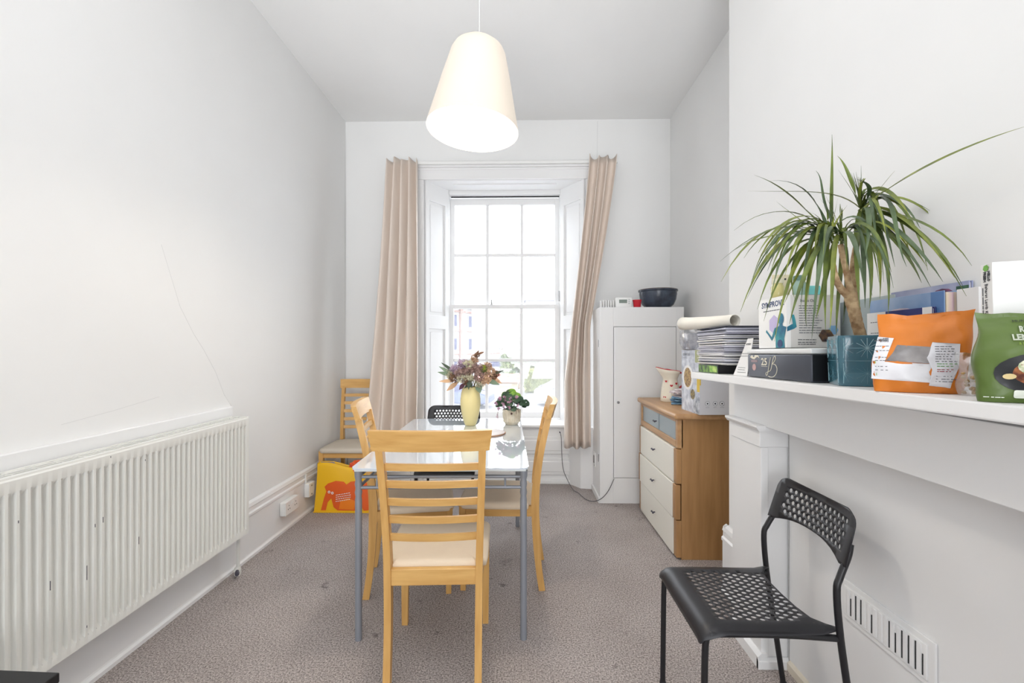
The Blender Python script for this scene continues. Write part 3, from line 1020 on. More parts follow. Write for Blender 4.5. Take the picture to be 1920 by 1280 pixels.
# local x: front is -x
F = .932 - 1.14
bm = NB()
box(bm, F + .015, .225, -.40, .40, .0, .825, .002)
obj('carcass', bm, OAKZ, cd)
bm = NB(); box(bm, F - .03, .23, -.425, .425, .826, .862, .012, 3)
obj('top_board', bm, OAKY, cd, smooth=50)
def drawer(z0, z1, fx, glass=False):
    bm = NB()
    if glass:
        box(bm, fx - .02, fx + .014, -.40, -.365, z0, z1, .003); box(bm, fx - .02, fx + .014, .365, .40, z0, z1, .003)
        box(bm, fx - .02, fx + .014, -.365, .365, z0, z0 + .04, .003); box(bm, fx - .02, fx + .014, -.365, .365, z1 - .018, z1, .003)
        d = obj('drawer', bm, OAKY, cd)
        d['label'] = 'top drawer with a frosted blue grey glass front'
        bx('glass_panel', mat('frosted_blue_glass', (142, 158, 166), .25, coat=.5), d, fx - .012, fx - .002, -.366, .366, z0 + .038, z1 - .016)
        bx('inner_divider', mat('divider_tint', (124, 138, 146), .3), d, fx - .0135, fx - .0115, -.03, -.015, z0 + .04, z1 - .018)
    else:
        box(bm, fx - .02, fx + .014, -.352, .362, z0 + .002, z1 - .002, .003)
        d = obj('drawer', bm, CREAM, cd)
        for s in (-1, 1):
            bx('edge_strip', OAKZ, d, fx - .016, fx + .0145, s * .382 - .024, s * .382 + .024, z0 + .002, z1 - .002, .004)
    kz = (z0 + z1) / 2 + .01
    for yy in (0,):
        bm = NB()
        tube(bm, [(fx - .02, yy, kz), (fx - .036, yy, kz)], .004, 10)
        tube(bm, [(fx - .038, yy - .016, kz), (fx - .038, yy - .009, kz), (fx - .038, yy, kz), (fx - .038, yy + .009, kz), (fx - .038, yy + .016, kz)], [.0065, .004, .0035, .004, .0065], 10)
        obj('knob', bm, CHIP, d, smooth=60)
drawer(.655, .824, F + .012, True)
drawer(.445, .652, F)
drawer(.235, .443, F - .006)
drawer(.012, .233, F)

# things on the chest
ZD = .862
jg = thing('jug', 'cream jug with red hearts and a red rim on the chest', 'jug', (1.075, 3.22, ZD + .001))
CRM = mat('cream_ceramic', (240, 232, 214), .25)
REDC = mat('red_glaze', (190, 30, 40), .3)
bm = NB()
prof = [(.058, 0), (.064, .004), (.063, .03), (.056, .10), (.046, .15), (.046, .165), (.058, .20), (.066, .225)]
n = 32; rings = []
for r_, z in prof:
    ring = []
    for k in range(n):
        a = 2 * pi * k / n
        rr = r_
        lift = 0
        if z > .16:
            f = (z - .16) / .065
            e = max(0, cos(a - pi)) ** 4
            rr += f * .035 * e; lift = f * (.018 * e - .012 * max(0, cos(a)))
        ring.append(bm.verts.new((rr * cos(a), rr * sin(a), z + lift)))
    rings.append(ring)
for a, b in zip(rings, rings[1:]):
    for k in range(n): bm.faces.new((a[k], a[(k + 1) % n], b[(k + 1) % n], b[k]))
bm.faces.new(rings[0][::-1])
rimpts = [v.co.copy() for v in rings[-1]]
o = obj('jug_body', bm, CRM, jg, smooth=True); md = o.modifiers.new('s', 'SOLIDIFY'); md.thickness = .004
bm = NB(); tube(bm, rimpts + [rimpts[0]], .0035, 8, False); obj('rim', bm, REDC, jg, smooth=True)
bm = NB(); tube(bm, spline([(.058, -.01, .205), (.088, -.015, .20), (.10, -.018, .17), (.088, -.015, .12), (.052, -.008, .09)], 5), .007, 10)
obj('handle', bm, REDC, jg, smooth=True)
def heart(c=1): 
    pts = []
    for k in range(16):
        a = 2 * pi * k / 16
        pts.append((.011 * c * (sin(a) ** 3), .011 * c * (.8 * cos(a) - .32 * cos(2 * a) - .12 * cos(3 * a))))
    return pts
for (ang, z, c) in ((-1.75, .115, 1), (-2.5, .03, 1.1), (-1.1, .13, .9), (-1.4, .05, 1), (-2.4, .145, .8)):
    r_ = .0645 if z < .04 else (.0565 if z > .09 else .062)
    O = Vector((r_ * cos(ang), r_ * sin(ang), z))
    decal('heart', REDC, jg, frame(O, (-sin(ang), cos(ang), 0), (0, 0, 1)), heart(c), .002, .002)

nk = thing('folded_masks', 'loose heap of blue and white folded paper masks beside the jug', 'masks', (1.10, 3.06, ZD))
MB_ = mat('pale_blue_paper', (140, 176, 200), .9, rgb2=(90, 130, 165), vscale=60); MW = mat('crinkled_white', (236, 232, 232), .9, rgb2=(214, 196, 200), vscale=50)
rnd = random.Random(4)
for k in range(9):
    bm = NB(); a = rnd.uniform(-.6, .6); 
    M_ = Matrix.Translation((rnd.uniform(-.02, .02), rnd.uniform(-.025, .025), .008 + k * .0115)) @ Matrix.Rotation(a, 4, 'Z') @ Matrix.Rotation(rnd.uniform(-.09, .09), 4, 'Y')
    for q in range(4):
        box(bm, -.055, .045, -.045 + q * .02, -.022 + q * .02, -.004 + .002 * (q % 2), .003 + .002 * (q % 2), .0015, 1, M=M_)
    obj('folded_sheet', bm, MB_ if k < 4 else MW, nk)

kb = thing('appliance_box', 'tall white cardboard carton with a food picture on the chest', 'box', (1.03, 2.58, ZD), radians(3))
PAPW = mat('carton_white', (226, 228, 232), .5); PAPS = mat('carton_side_white', (214, 214, 218), .5)
obj('carton', box(NB(), 0, .20, 0, .25, 0, .372, .001), PAPS, kb)
fl = frame((0, .25, 0), (0, -1, 0), (0, 0, 1))           # face towards the room (-x)
ff = frame((0, 0, 0), (1, 0, 0), (0, 0, 1))              # face towards camera
INK = mat('ink_grey', (96, 98, 104), .7); INKD = mat('ink_dark', (46, 48, 56), .7)
LINEN = mat('printed_linen', (226, 230, 238), .6, rgb2=(170, 176, 190), vscale=22)
drect('photo_print', LINEN, kb, fl, 0, .25, 0, .372, .0006)
decal('plate_print', mat('printed_plate', (240, 240, 240), .6), kb, fl, [(.09 + .075 * cos(a * pi / 12), .205 + .075 * sin(a * pi / 12)) for a in range(24)], .0012)
decal('food_print', mat('printed_food', (206, 176, 110), .6, rgb2=(110, 74, 60), vscale=70), kb, fl, [(.09 + .052 * cos(a * pi / 12), .205 + .06 * sin(a * pi / 12)) for a in range(24)], .0018)
decal('food_print', mat('printed_food_dark', (180, 160, 90), .6, rgb2=(90, 80, 80), vscale=70), kb, fl, [(.16 + .03 * cos(a * pi / 12), .11 + .03 * sin(a * pi / 12)) for a in range(24)], .0018)
drect('grey_print', mat('printed_grey', (120, 126, 140), .6, rgb2=(206, 210, 216), vscale=40), kb, fl, .17, .2497, 0, .10, .001)
drect('olive_print', mat('printed_olive', (170, 174, 128), .6), kb, fl, .19, .25, .30, .372, .001)
drect('yellow_print', mat('printed_yellow', (224, 190, 60), .6), kb, fl, .215, .2497, .13, .24, .001)
text('KENWOOD', INK, kb, fl, .02, .338, .02, width=.10)
lines('small_print', INK, kb, fl, .02, .1, [.322], .002, seed=3)
drect('yellow_edge', mat('printed_yellow2', (224, 190, 60), .6), kb, ff, 0, .006, .17, .30, .0008)
text('Explore', INK, kb, ff, .04, .224, .022, width=.07)
text('creativity', INK, kb, ff, .04, .205, .022, width=.09)
for i, xx in enumerate((.045, .09, .13)):
    decal('round_icon', PAPW, kb, ff, [(xx + .013 * cos(a * pi / 8), .065 + .013 * sin(a * pi / 8)) for a in range(16)], .0008)
    bm = NB(); tube(bm, [ff @ Vector((xx + .013 * cos(a * pi / 10), .065 + .013 * sin(a * pi / 10), .0008)) for a in range(21)], .0007, 5)
    obj('icon_ring', bm, INKD if i == 2 else INK, kb)
    drect('icon_mark', INKD, kb, ff, xx - .004, xx + .004, .061, .069, .0014)
    lines('icon_caption', INK, kb, ff, xx - .01, xx + .012, [.042], .0015, seed=i)

# ================================================================ MANTEL SHELF OBJECTS
def on_shelf(name, label, cat, x, y, rz=0, group=None, dz=0):
    o = thing(name, label, cat, (x, y, shelf_z(y) + .0008 + dz), 0, group)
    o.rotation_euler = (Matrix.Rotation(TILT, 3, 'X') @ Matrix.Rotation(rz, 3, 'Z')).to_euler()
    return o

# dark tin
tin = on_shelf('storage_tin', 'flat slate grey tin with pale lid under the white health box', 'tin', .835, 1.295)
TIN = mat('slate_tin', (74, 78, 88), .35, metal=.3); TLID = mat('white_lid', (226, 228, 228), .3)
TL_, TWd = .36, .20
obj('tin_body', box(NB(), 0, TWd, 0, TL_, 0, .083, .006, 3), TIN, tin, smooth=40)
obj('tin_lid', box(NB(), -.002, TWd + .002, -.002, TL_ + .002, .0835, .100, .005, 3), TLID, tin, smooth=40)
tf = frame((0, TL_, 0), (0, -1, 0), (0, 0, 1)); tc_ = frame((0, 0, 0), (1, 0, 0), (0, 0, 1))
SIL = mat('champagne_print', (226, 220, 200), .4)
text('25', SIL, tin, tf, .095, .045, .034, width=.036, bold=.0006)
drect('underline', SIL, tin, tf, .095, .133, .04, .0412)
# flowing letter B as a drawn stroke
bst = [(.150, .072), (.140, .045), (.132, .018), (.124, .010), (.120, .018), (.130, .022), (.15, .03), (.16, .055), (.168, .072), (.176, .076), (.178, .066), (.168, .055), (.16, .050), (.176, .048), (.186, .036), (.182, .02), (.168, .009), (.150, .006), (.135, .008)]
bm = NB(); tube(bm, [tf @ Vector((x + .004, y, .0006)) for x, y in [(p.x, p.y) for p in spline([(a, b, 0) for a, b in bst], 4)]], .0011, 5)
obj('script_letter', bm, SIL, tin)
decal('round_badge', mat('rose_print', (196, 160, 156), .5), tin, tf, [(.048 + .012 * cos(a * pi / 8), .036 + .012 * sin(a * pi / 8)) for a in range(16)])
decal('leaf_print', SIL, tin, tf, [(.02, .072), (.035, .079), (.045, .070), (.055, .079), (.075, .078), (.083, .068), (.07, .074), (.05, .064), (.035, .066)])
drect('ribbon_print', mat('rose_grey_print', (150, 130, 132), .5), tin, tf, .028, .07, .054, .062)
bx('dark_end', BLKM, tin, .004, TWd - .004, -.0008, .001, .004, .080)

# leaning letter (paper sheet)
lt = on_shelf('letter_sheet', 'white printed letter leaning beside the slate tin', 'paper', .845, 1.68)
PAP = mat('paper_white', (236, 236, 236), .8)
M_ = Matrix.Rotation(radians(9), 4, 'Y')
bm = NB()
hexa(bm, [(-.0, 0, 0), (.0015, 0, 0), (.0015, .105, 0), (0, .105, 0)], [(.025, .0, .142), (.0265, .0, .142), (.0265, .04, .142), (.025, .04, .142)])
obj('sheet', bm, PAP, lt)
ml = frame((0, .105, 0), (0, -1, 0), (.025, 0, .142))
lines('printed_text', INK, lt, ml, .03, .10, [.012, .022, .03, .075, .085], .0016, seed=5)
text('40 WAY', INK, lt, ml, .062, .118, .012, width=.035)

# carton "health box"
sb = on_shelf('health_box', 'white carton with a teal figure standing on the slate tin', 'box', .846, 1.43, dz=.103)
CART = mat('carton_bright', (238, 238, 236), .45); CARTS = mat('carton_grey_side', (214, 212, 208), .5)
BW, BD, BH = .168, .165, .168
obj('carton', box(NB(), 0, BW, 0, BD, 0, BH, .001), CARTS, sb)
sf = frame((0, BD, 0), (0, -1, 0), (0, 0, 1)); sc_ = frame((0, 0, 0), (1, 0, 0), (0, 0, 1))
drect('front_print', CART, sb, sf, 0, BD, 0, BH, .0005)
drect('side_band', CART, sb, sc_, 0, .012, 0, BH, .0005)
NAVY = mat('navy_ink', (44, 66, 110), .6); TEAL = mat('teal_ink', (58, 150, 160), .6, rgb2=(30, 96, 130), vscale=25); LIL = mat('lilac_ink', (196, 186, 222), .6)
text('SYMPROVE', NAVY, sb, sf, .020, .138, .026, width=.132, bold=.0006)
lines('tagline', INK, sb, sf, .03, .14, [.124], .003, seed=6)
decal('lilac_hexagon', LIL, sb, sf, [(.095 + .032 * cos(radians(60 * k + 30)), .078 + .032 * sin(radians(60 * k + 30))) for k in range(6)], .001)
decal('figure_head', TEAL, sb, sf, [(.135 + .016 * cos(a * pi / 8), .094 + .019 * sin(a * pi / 8)) for a in range(16)], .0018)
decal('figure_torso', TEAL, sb, sf, [(.105, 0), (.155, 0), (.152, .03), (.16, .052), (.1645, .066), (.145, .071), (.142, .082), (.128, .082), (.125, .071), (.10, .066), (.104, .035)], .0016)
decal('figure_arm', TEAL, sb, sf, [(.10, .066), (.107, .050), (.088, .030), (.082, .024), (.06, .045), (.046, .055), (.05, .062), (.062, .052), (.082, .036), (.094, .058)], .0016)
decal('belly_badge', NAVY, sb, sf, [(.130 + .014 * cos(a * pi / 8), .014 + .013 * sin(a * pi / 8)) for a in range(16)], .0024)
decal('raised_arm', TEAL, sb, sc_, [(0, .066), (0, .052), (.022, .060), (.030, .066), (.026, .09), (.022, .105), (.014, .105), (.016, .09), (.018, .076), (.01, .072)], .0016)
text('Inside Out', INK, sb, sc_, .042, .145, .014, width=.05)
lines('body_text', INK, sb, sc_, .038, .115, [.132 - k * .0078 for k in range(12)], .0022, seed=7)
lines('bold_text', INKD, sb, sc_, .034, .105, [.024, .016, .010], .002, seed=8)
decal('blue_hexagon', mat('sky_ink', (132, 176, 214), .6), sb, sc_, [(.145 + .016 * cos(radians(60 * k)), .056 + .016 * sin(radians(60 * k))) for k in range(6)], .0012)
decal('dark_hexagon', mat('photo_ink', (60, 50, 52), .5, rgb2=(120, 90, 60), vscale=70), sb, sc_, [(.122 + .024 * cos(radians(60 * k)), .038 + .022 * sin(radians(60 * k))) for k in range(6)], .0018)

# items on the health box (jars and packets behind the leaves)
ZS = .103 + BH
def jar(x, y, r, h, m, lidm, label, lh=.014):
    t = on_shelf('glass_jar', label, 'jar', x, y, dz=ZS + .003)
    bm = NB(); lathe(bm, [(r * .9, 0), (r, .004), (r, h * .75), (r * .8, h * .9), (r * .8, h)], 24)
    obj('jar_body', bm, m, t, smooth=40)
    bm = NB(); lathe(bm, [(r * .88, h), (r * .9, h + .001), (r * .9, h + lh), (r * .8, h + lh + .002)], 24)
    obj('lid', bm, lidm, t, smooth=40)
    return t
jar(.882, 1.545, .020, .05, mat('yellow_jar_glass', (214, 206, 140), .15, alpha=.85), mat('pale_lid', (220, 216, 190), .4), 'small pale yellow jar on the health box at its far left end')
jar(.935, 1.51, .021, .055, mat('green_jar_glass', (150, 180, 168), .12, alpha=.85), mat('green_lid', (96, 130, 122), .4), 'green tinted glass jar standing mid way on the health box')
b_ = on_shelf('teal_packet', 'small turquoise packet at the right rear of the health box', 'packet', .985, 1.53, dz=ZS + .003)
obj('packet', box(NB(), -.02, .02, -.02, .02, 0, .038, .002), mat('turquoise_card', (122, 206, 206), .5), b_)
bx('navy_band', mat('navy_card', (40, 52, 92), .5), b_, -.0205, .0205, -.0205, .0205, 0, .008)
b_ = on_shelf('card_tag', 'upright cream card with a hole on the health box', 'card', .905, 1.565, dz=ZS + .003)
obj('card', box(NB(), -.03, .03, 0, .002, 0, .085, .0005), mat('cream_card', (228, 218, 190), .6), b_)
bx('hole', DARK, b_, .012, .018, -.0006, .0004, .066, .072)

# grey phone-like screen tablet behind (between box and pot)
b_ = on_shelf('grey_folder', 'translucent grey plastic folder standing behind the turquoise pot', 'folder', 1.055, 1.37)
obj('cover', box(NB(), -.014, .0, -.115, .115, 0, .25, .002), mat('grey_plastic_sheet', (170, 182, 184), .3), b_)

# stacked papers at far end
gb = on_shelf('green_box', 'flat dark box with green leaf photo under the stack of papers', 'box', .826, 1.88)
obj('carton', box(NB(), 0, .19, 0, .20, 0, .036, .001), BLKM, gb)
gf = frame((0, .20, 0), (0, -1, 0), (0, 0, 1)); gc = frame((0, 0, 0), (1, 0, 0), (0, 0, 1))
drect('leaf_photo', mat('leaf_photo', (120, 160, 70), .6, rgb2=(44, 60, 50), vscale=45), gb, gf, 0, .198, .002, .034)
drect('lime_photo', mat('lime_photo', (190, 214, 120), .6, rgb2=(110, 170, 60), vscale=40), gb, gf, .12, .19, .006, .03, .001)
rnd = random.Random(11)
pz = .0375
px_cols = [mat('paper_a', (238, 238, 244), .8), mat('paper_b', (214, 214, 226), .8), mat('paper_c', (198, 200, 214), .8), mat('paper_d', (228, 226, 222), .8)]
dkc = mat('dark_cover', (52, 54, 66), .6)
k = 0
while pz < .196:
    h = rnd.choice((.0028, .004, .0055, .003))
    dx = rnd.uniform(-.004, .012); dy = rnd.uniform(-.006, .008); a = rnd.uniform(-.05, .05)
    dark = (k % 5 == 3) or pz > .188
    p_ = on_shelf('document', 'dark covered document in the paper stack at the far mantel end' if dark else 'white document in the tall paper stack at the far mantel end', 'document', .925 + dx, 1.955 + dy, a, 'documents stacked on the mantel shelf', pz)
    w = rnd.uniform(.098, .105); l = rnd.uniform(.125, .14)
    bm = NB()
    if rnd.random() < .5:      # folded booklet with a curled spine edge
        box(bm, -w, w, -l, l, 0, h * .44, .0003, 1); box(bm, -w + .002, w, -l + .002, l, h * .52, h * .94, .0003, 1)
        tube(bm, [(-w + .001, -l + .003, h * .5), (-w + .001, l - .003, h * .5)], h * .45, 6)
    else:
        box(bm, -w, w, -l, l, 0, h * .94, .0004, 1)
    obj('sheets', bm, dkc if dark else rnd.choice(px_cols), p_)
    pz += h + .0002
    k += 1
p_['label'] = 'topmost document of the tall paper stack at the far mantel end'
p_['group'] = ''
del p_['group']
PTOP = pz
rl = thing('paper_roll', 'roll of cream paper lying across the paper stack end', 'paper roll', (.90, 2.23, 1.325))
RC = mat('cream_roll', (240, 236, 226), .7)
# (lies on the stack, sticking out beyond the mantel end)
rl.location = (.90, 2.05, shelf_z(2.0) + PTOP + .031)
bm = NB(); tube(bm, [(-.05, .30, .006), (-.035, .24, .004), (.0, .08, .0), (.03, -.10, -.0)], [.034, .031, .0295, .026], 20, False)
o = obj('rolled_sheet', bm, RC, rl, smooth=True); md = o.modifiers.new('s', 'SOLIDIFY'); md.thickness = .002; md.offset = -1
bm = NB(); tube(bm, [(-.048, .295, .006), (.028, -.09, 0)], [.024, .018], 16, False)
o = obj('inner_turn', bm, RC, rl, smooth=True)
pb = thing('plastic_bag', 'crumpled clear plastic bag hanging off the far mantel end', 'bag', (.86, 2.12, 1.14))
rnd = random.Random(9)
pb.location = (.935, 2.70, ZD + .374)
bm = NB()
NUU, NVV = 18, 14
g = []
for j in range(NVV + 1):
    v = j / NVV
    row = []
    for i in range(NUU):
        a = 2 * pi * i / NUU
        r_ = .034 + .034 * sin(pi * min(1, v * 1.1)) + .010 * sin(3 * a + 5 * v) + rnd.uniform(-.005, .005)
        row.append(bm.verts.new((.10 + r_ * cos(a) * 1.0, .04 + r_ * sin(a) * .8, .0 + .145 * v)))
    g.append(row)
for a, b in zip(g, g[1:]):
    for i in range(NUU): bm.faces.new((a[i], a[(i + 1) % NUU], b[(i + 1) % NUU], b[i]))
bm.faces.new(g[0][::-1])
PLB = glass_mat('clear_plastic', (.93, .93, .95), .28, .25)
obj('film', bm, PLB, pb, smooth=True)
bm = NB(); box(bm, .07, .14, .01, .07, .002, .10, .004)
obj('contents', bm, mat('bag_contents', (216, 216, 220), .6, rgb2=(150, 154, 168), vscale=40), pb)

# loose letters pinned leaning against wall behind the stack
wp = on_shelf('wall_papers', 'printed white sheets leaning against the wall behind the health box', 'paper', 1.04, 1.70)
bm = NB(); hexa(bm, [(0, -.10, 0), (.001, -.10, 0), (.001, .115, 0), (0, .115, 0)], [(.012, -.10, .30), (.013, -.10, .30), (.013, .09, .27), (.012, .09, .27)])
obj('sheet', bm, PAP, wp)
wf = frame((-.0, .11, 0), (0, -1, 0), (.012, 0, .3))
lines('printed_text', mat('faint_ink', (150, 150, 186), .8), wp, wf, .02, .19, [.17 + k * .011 for k in range(9)], .002, seed=12)

# ---------------------------------------------------------------- potted dracaena
pl_ = on_shelf('potted_dracaena', 'dragon tree with long drooping strap leaves in a turquoise pot', 'plant', .885, 1.205)
POT = mat('teal_glazed_pot', (52, 104, 122), .15, coat=.6)
bm = NB()
a0 = radians(-22)
rings = []
for z, s in ((0, .93), (.004, .965), (.06, .99), (.127, 1.0), (.131, .99), (.131, .93), (.11, .90)):
    pts = rrect(-.061 * s, .061 * s, -.061 * s, .061 * s, .016, 5)
    rings.append([bm.verts.new((.02 + x * cos(a0) - y * sin(a0), x * sin(a0) + y * cos(a0), z)) for x, y in pts])
n = len(rings[0])
for a, b in zip(rings, rings[1:]):
    for k in range(n): bm.faces.new((a[k], a[(k + 1) % n], b[(k + 1) % n], b[k]))
bm.faces.new(rings[0][::-1])
bm.faces.new(rings[-1])
pot = obj('pot', bm, POT, pl_, smooth=40)
# relief pattern: star rays on each visible face
REL = mat('pale_glaze_edge', (140, 180, 192), .15)
for fi, ang in enumerate((a0, a0 - pi / 2)):
    Rm = Matrix.Rotation(ang, 4, 'Z')
    bm = NB()
    for cy in (.033, .098):
        for cx in (-.03, .03) if False else (0.0, -.052, .052):
            for k in range(12):
                a = k * pi / 6
                ex, ey = cx + .026 * cos(a), cy + .026 * sin(a)
                if abs(ex) > .05 or not .004 < ey < .126: ex = max(-.05, min(.05, ex)); ey = max(.004, min(.126, ey))
                if abs(cx) > .05: cx2 = .049 * (1 if cx > 0 else -1)
                else: cx2 = cx
                yo = -.0597 - .0008 * 0
                sc = lambda z: -.061 * (.95 + .05 * min(1, z / .127)) - .0002
                tube(bm, [(cx2, sc(cy), cy), (ex, sc(ey), ey)], .0008, 4)
    tube(bm, [(-.048, -.0602, .0655), (.048, -.0602, .0655)], .0006, 4)
    bmesh.ops.transform(bm, matrix=Matrix.Translation((.02, 0, 0)) @ Rm, verts=bm.verts[:])
    o = obj('star_relief', bm, REL, pot); 
obj('soil', lathe(NB(), [(.05, .108), (.05, .114)], 20, .02), mat('soil', (70, 56, 44), .95, bump=.5, bscale=80), pl_)
BARK = mat('dracaena_bark', (196, 172, 134), .8, rgb2=(136, 106, 74), vscale=40, bump=.6, bscale=60)
def stem(pts, rs):
    sp = spline(pts, 5); n = len(sp)
    m_ = len(rs) - 1
    rr = []
    for k in range(n):
        f = k / (n - 1) * m_; i = min(int(f), m_ - 1)
        rr.append((rs[i] + (rs[i + 1] - rs[i]) * (f - i)) * (1 + .06 * (k % 2)))
    return obj('trunk', tube(NB(), sp, rr, 12), BARK, pl_, smooth=40)
C_, S_ = cos(math.atan(16 / 835.)), sin(math.atan(16 / 835.))
def at(px, py, d):
    """point in the plant's own space, from a direction seen from the tripod and a distance d (metres)"""
    a = (px - 960) / 835.
    x = (a * C_ - S_) * d; y = (a * S_ + C_) * d; z = 1.26 + (648 - py) / 835. * d
    v = Vector((x - .885, y - 1.205, z - (shelf_z(1.205) + .0008)))
    return Euler((-TILT, 0, 0)).to_matrix() @ v
D = 1.21
stem([at(1617, 640, D), at(1608, 610, D), at(1602, 585, D), at(1597, 560, D), at(1596, 548, D)], [.0135, .0135, .014, .0165, .013])
stem([at(1592, 556, D), at(1576, 540, D), at(1566, 518, D - .02), at(1560, 490, D - .03), at(1552, 468, D - .03)], [.010, .0085, .0075, .007, .007])
stem([at(1597, 552, D), at(1591, 530, D), at(1586, 505, D), at(1580, 480, D), at(1576, 458, D)], [.010, .0075, .007, .0065, .0065])
stem([at(1601, 553, D), at(1604, 535, D + .02), at(1599, 505, D + .03), at(1604, 470, D + .04), at(1612, 430, D + .05), at(1614, 395, D + .05)], [.011, .009, .0075, .0075, .007, .006])
LEAF = mat('dracaena_leaf', (108, 124, 48), .38, rgb2=(64, 80, 32), vscale=18, spec=.5)
LEAF2 = mat('dracaena_leaf_light', (134, 142, 56), .38, rgb2=(88, 102, 38), vscale=18)
LEAF3 = mat('dracaena_leaf_blue', (88, 108, 72), .35, rgb2=(58, 76, 48), vscale=18)
def leaf(P0, P1, P2, P3, w, m):
    n = 12
    bm = NB(); rows = []
    pts = []
    for k in range(n + 1):
        t = k / n
        pts.append(P0 * (1 - t) ** 3 + P1 * 3 * t * (1 - t) ** 2 + P2 * 3 * t * t * (1 - t) + P3 * t ** 3)
    view = Vector((-.885, -1.205, .0)).normalized()
    tw = random.uniform(-.5, .5)
    for k, p in enumerate(pts):
        t = k / n
        tg = (pts[min(k + 1, n)] - pts[max(k - 1, 0)]).normalized()
        up = (Vector((0, 0, 1)) + view * .9 + Vector((tw, 0, 0)))
        s = tg.cross(up)
        if s.length < .05: s = tg.cross(Vector((1, 0, 0)))
        s.normalize()
        nn = s.cross(tg).normalized()
        ww = w * (.55 + .45 * min(1, t * 4)) * (1 - max(0, (t - .45) / .55) ** 1.6)
        ww = max(ww, .0003)
        rows.append([bm.verts.new(p + s * ww + nn * ww * .35), bm.verts.new(p), bm.verts.new(p - s * ww + nn * ww * .35)])
    for a, b in zip(rows, rows[1:]):
        bm.faces.new((a[0], a[1], b[1], b[0])); bm.faces.new((a[1], a[2], b[2], b[1]))
    return obj('leaf', bm, m, pl_, smooth=True)
A_ = (1556, 448, D - .03); B_ = (1577, 440, D); C3 = (1614, 392, D + .05)
def L(c, mid1, mid2, tip, w=.0052, m=None):
    leaf(at(*c), at(*mid1), at(*mid2), at(*tip), w, m or random.choice((LEAF, LEAF, LEAF2, LEAF3)))
d = D
# big ones read from the photograph (crown, two guide points, tip)
L((1650, 365, 1.16), (1700, 330, 1.05), (1800, 275, .96), (1926, 236, .86), .0075, LEAF2)
L((1614, 395, d), (1640, 375, 1.2), (1650, 365, 1.18), (1662, 352, 1.16), .005, LEAF2)
L((1562, 450, d), (1556, 400, d), (1562, 330, d), (1560, 252, d), .0045)
L(C3, (1600, 360, d), (1590, 310, d), (1570, 292, d), .0052)
L(C3, (1570, 350, d), (1500, 362, d - .05), (1402, 358, d - .12), .0042, LEAF2)
L((1570, 450, d), (1510, 400, d), (1480, 350, d - .05), (1414, 328, d - .1), .0055)
L((1560, 450, d), (1540, 400, d), (1520, 330, d - .04), (1440, 339, d - .1), .0055)
L(A_, (1530, 400, d), (1450, 370, d - .08), (1376, 432, d - .16), .0050)
L(A_, (1500, 408, d), (1430, 420, d - .1), (1350, 490, d - .2), .0050)
L(A_, (1490, 420, d), (1420, 400, d - .1), (1352, 528, d - .2), .0058, LEAF2)
L(A_, (1500, 430, d), (1420, 440, d - .05), (1378, 468, d - .1), .0045)
L(A_, (1490, 425, d), (1435, 450, d - .1), (1388, 585, d - .15), .0060, LEAF2)
L(A_, (1500, 440, d), (1450, 470, d - .1), (1420, 580, d - .15), .0050)
L(A_, (1510, 430, d), (1460, 430, d - .1), (1400, 560, d - .13), .0052)
L(A_, (1520, 440, d), (1460, 490, d - .1), (1432, 602, d - .14), .0048)
L(A_, (1530, 430, d), (1480, 470, d - .12), (1452, 640, d - .16), .0060, LEAF2)
L(A_, (1530, 450, d), (1500, 500, d - .1), (1470, 570, d - .13), .0050)
L(B_, (1545, 420, d - .1), (1500, 520, d - .16), (1480, 608, d - .18), .0066, LEAF)
L(B_, (1550, 400, d - .1), (1535, 480, d - .16), (1522, 635, d - .18), .0062, LEAF3)
L(A_, (1550, 440, d - .1), (1545, 520, d - .15), (1548, 620, d - .16), .0055)
L(B_, (1560, 430, d - .1), (1563, 520, d - .15), (1556, 622, d - .16), .0055, LEAF2)
L(A_, (1520, 460, d), (1505, 560, d - .1), (1512, 612, d - .12), .0042)
L(A_, (1500, 440, d - .05), (1470, 500, d - .1), (1490, 560, d - .12), .004)
L(B_, (1560, 440, d - .1), (1542, 560, d - .12), (1530, 597, d - .12), .006)
L(B_, (1590, 420, d - .1), (1608, 450, d - .16), (1618, 530, d - .18), .0062, LEAF3)
L((1618, 395, d), (1630, 370, d - .06), (1634, 430, d - .1), (1622, 480, d - .12), .0062, LEAF3)
L(C3, (1640, 350, d), (1655, 400, d - .06), (1678, 500, d - .1), .0056, LEAF3)
L(C3, (1690, 320, d - .04), (1668, 440, d - .1), (1700, 500, d - .16), .0058, LEAF3)
L(C3, (1650, 350, d), (1620, 340, d - .04), (1602, 335, d - .05), .0050, LEAF3)
L(C3, (1660, 400, d), (1760, 400, 1.02), (1822, 498, .98), .0056)
L(C3, (1660, 390, d), (1750, 430, 1.03), (1805, 535, .99), .0056)
L(C3, (1670, 400, d), (1740, 420, 1.03), (1812, 555, .99), .005)
L(C3, (1650, 410, d), (1700, 440, 1.08), (1738, 500, 1.05), .0065, LEAF2)
L(C3, (1650, 405, d), (1720, 450, 1.05), (1768, 528, 1.02), .0060)
L(C3, (1640, 410, d), (1700, 460, 1.08), (1728, 530, 1.05), .0060)
L(C3, (1650, 420, d), (1700, 450, 1.08), (1745, 538, 1.02), .005)
L(C3, (1660, 380, d), (1710, 400, 1.08), (1790, 520, 1.0), .005)
L(C3, (1640, 400, d), (1675, 470, 1.12), (1665, 590, 1.12), .0066, LEAF)
L(C3, (1640, 420, d), (1655, 470, 1.14), (1650, 560, 1.14), .0062, LEAF2)
L(C3, (1625, 430, d), (1640, 500, 1.14), (1630, 578, 1.14), .0066, LEAF)
L(C3, (1600, 430, d), (1606, 500, 1.16), (1612, 580, 1.16), .0066, LEAF)
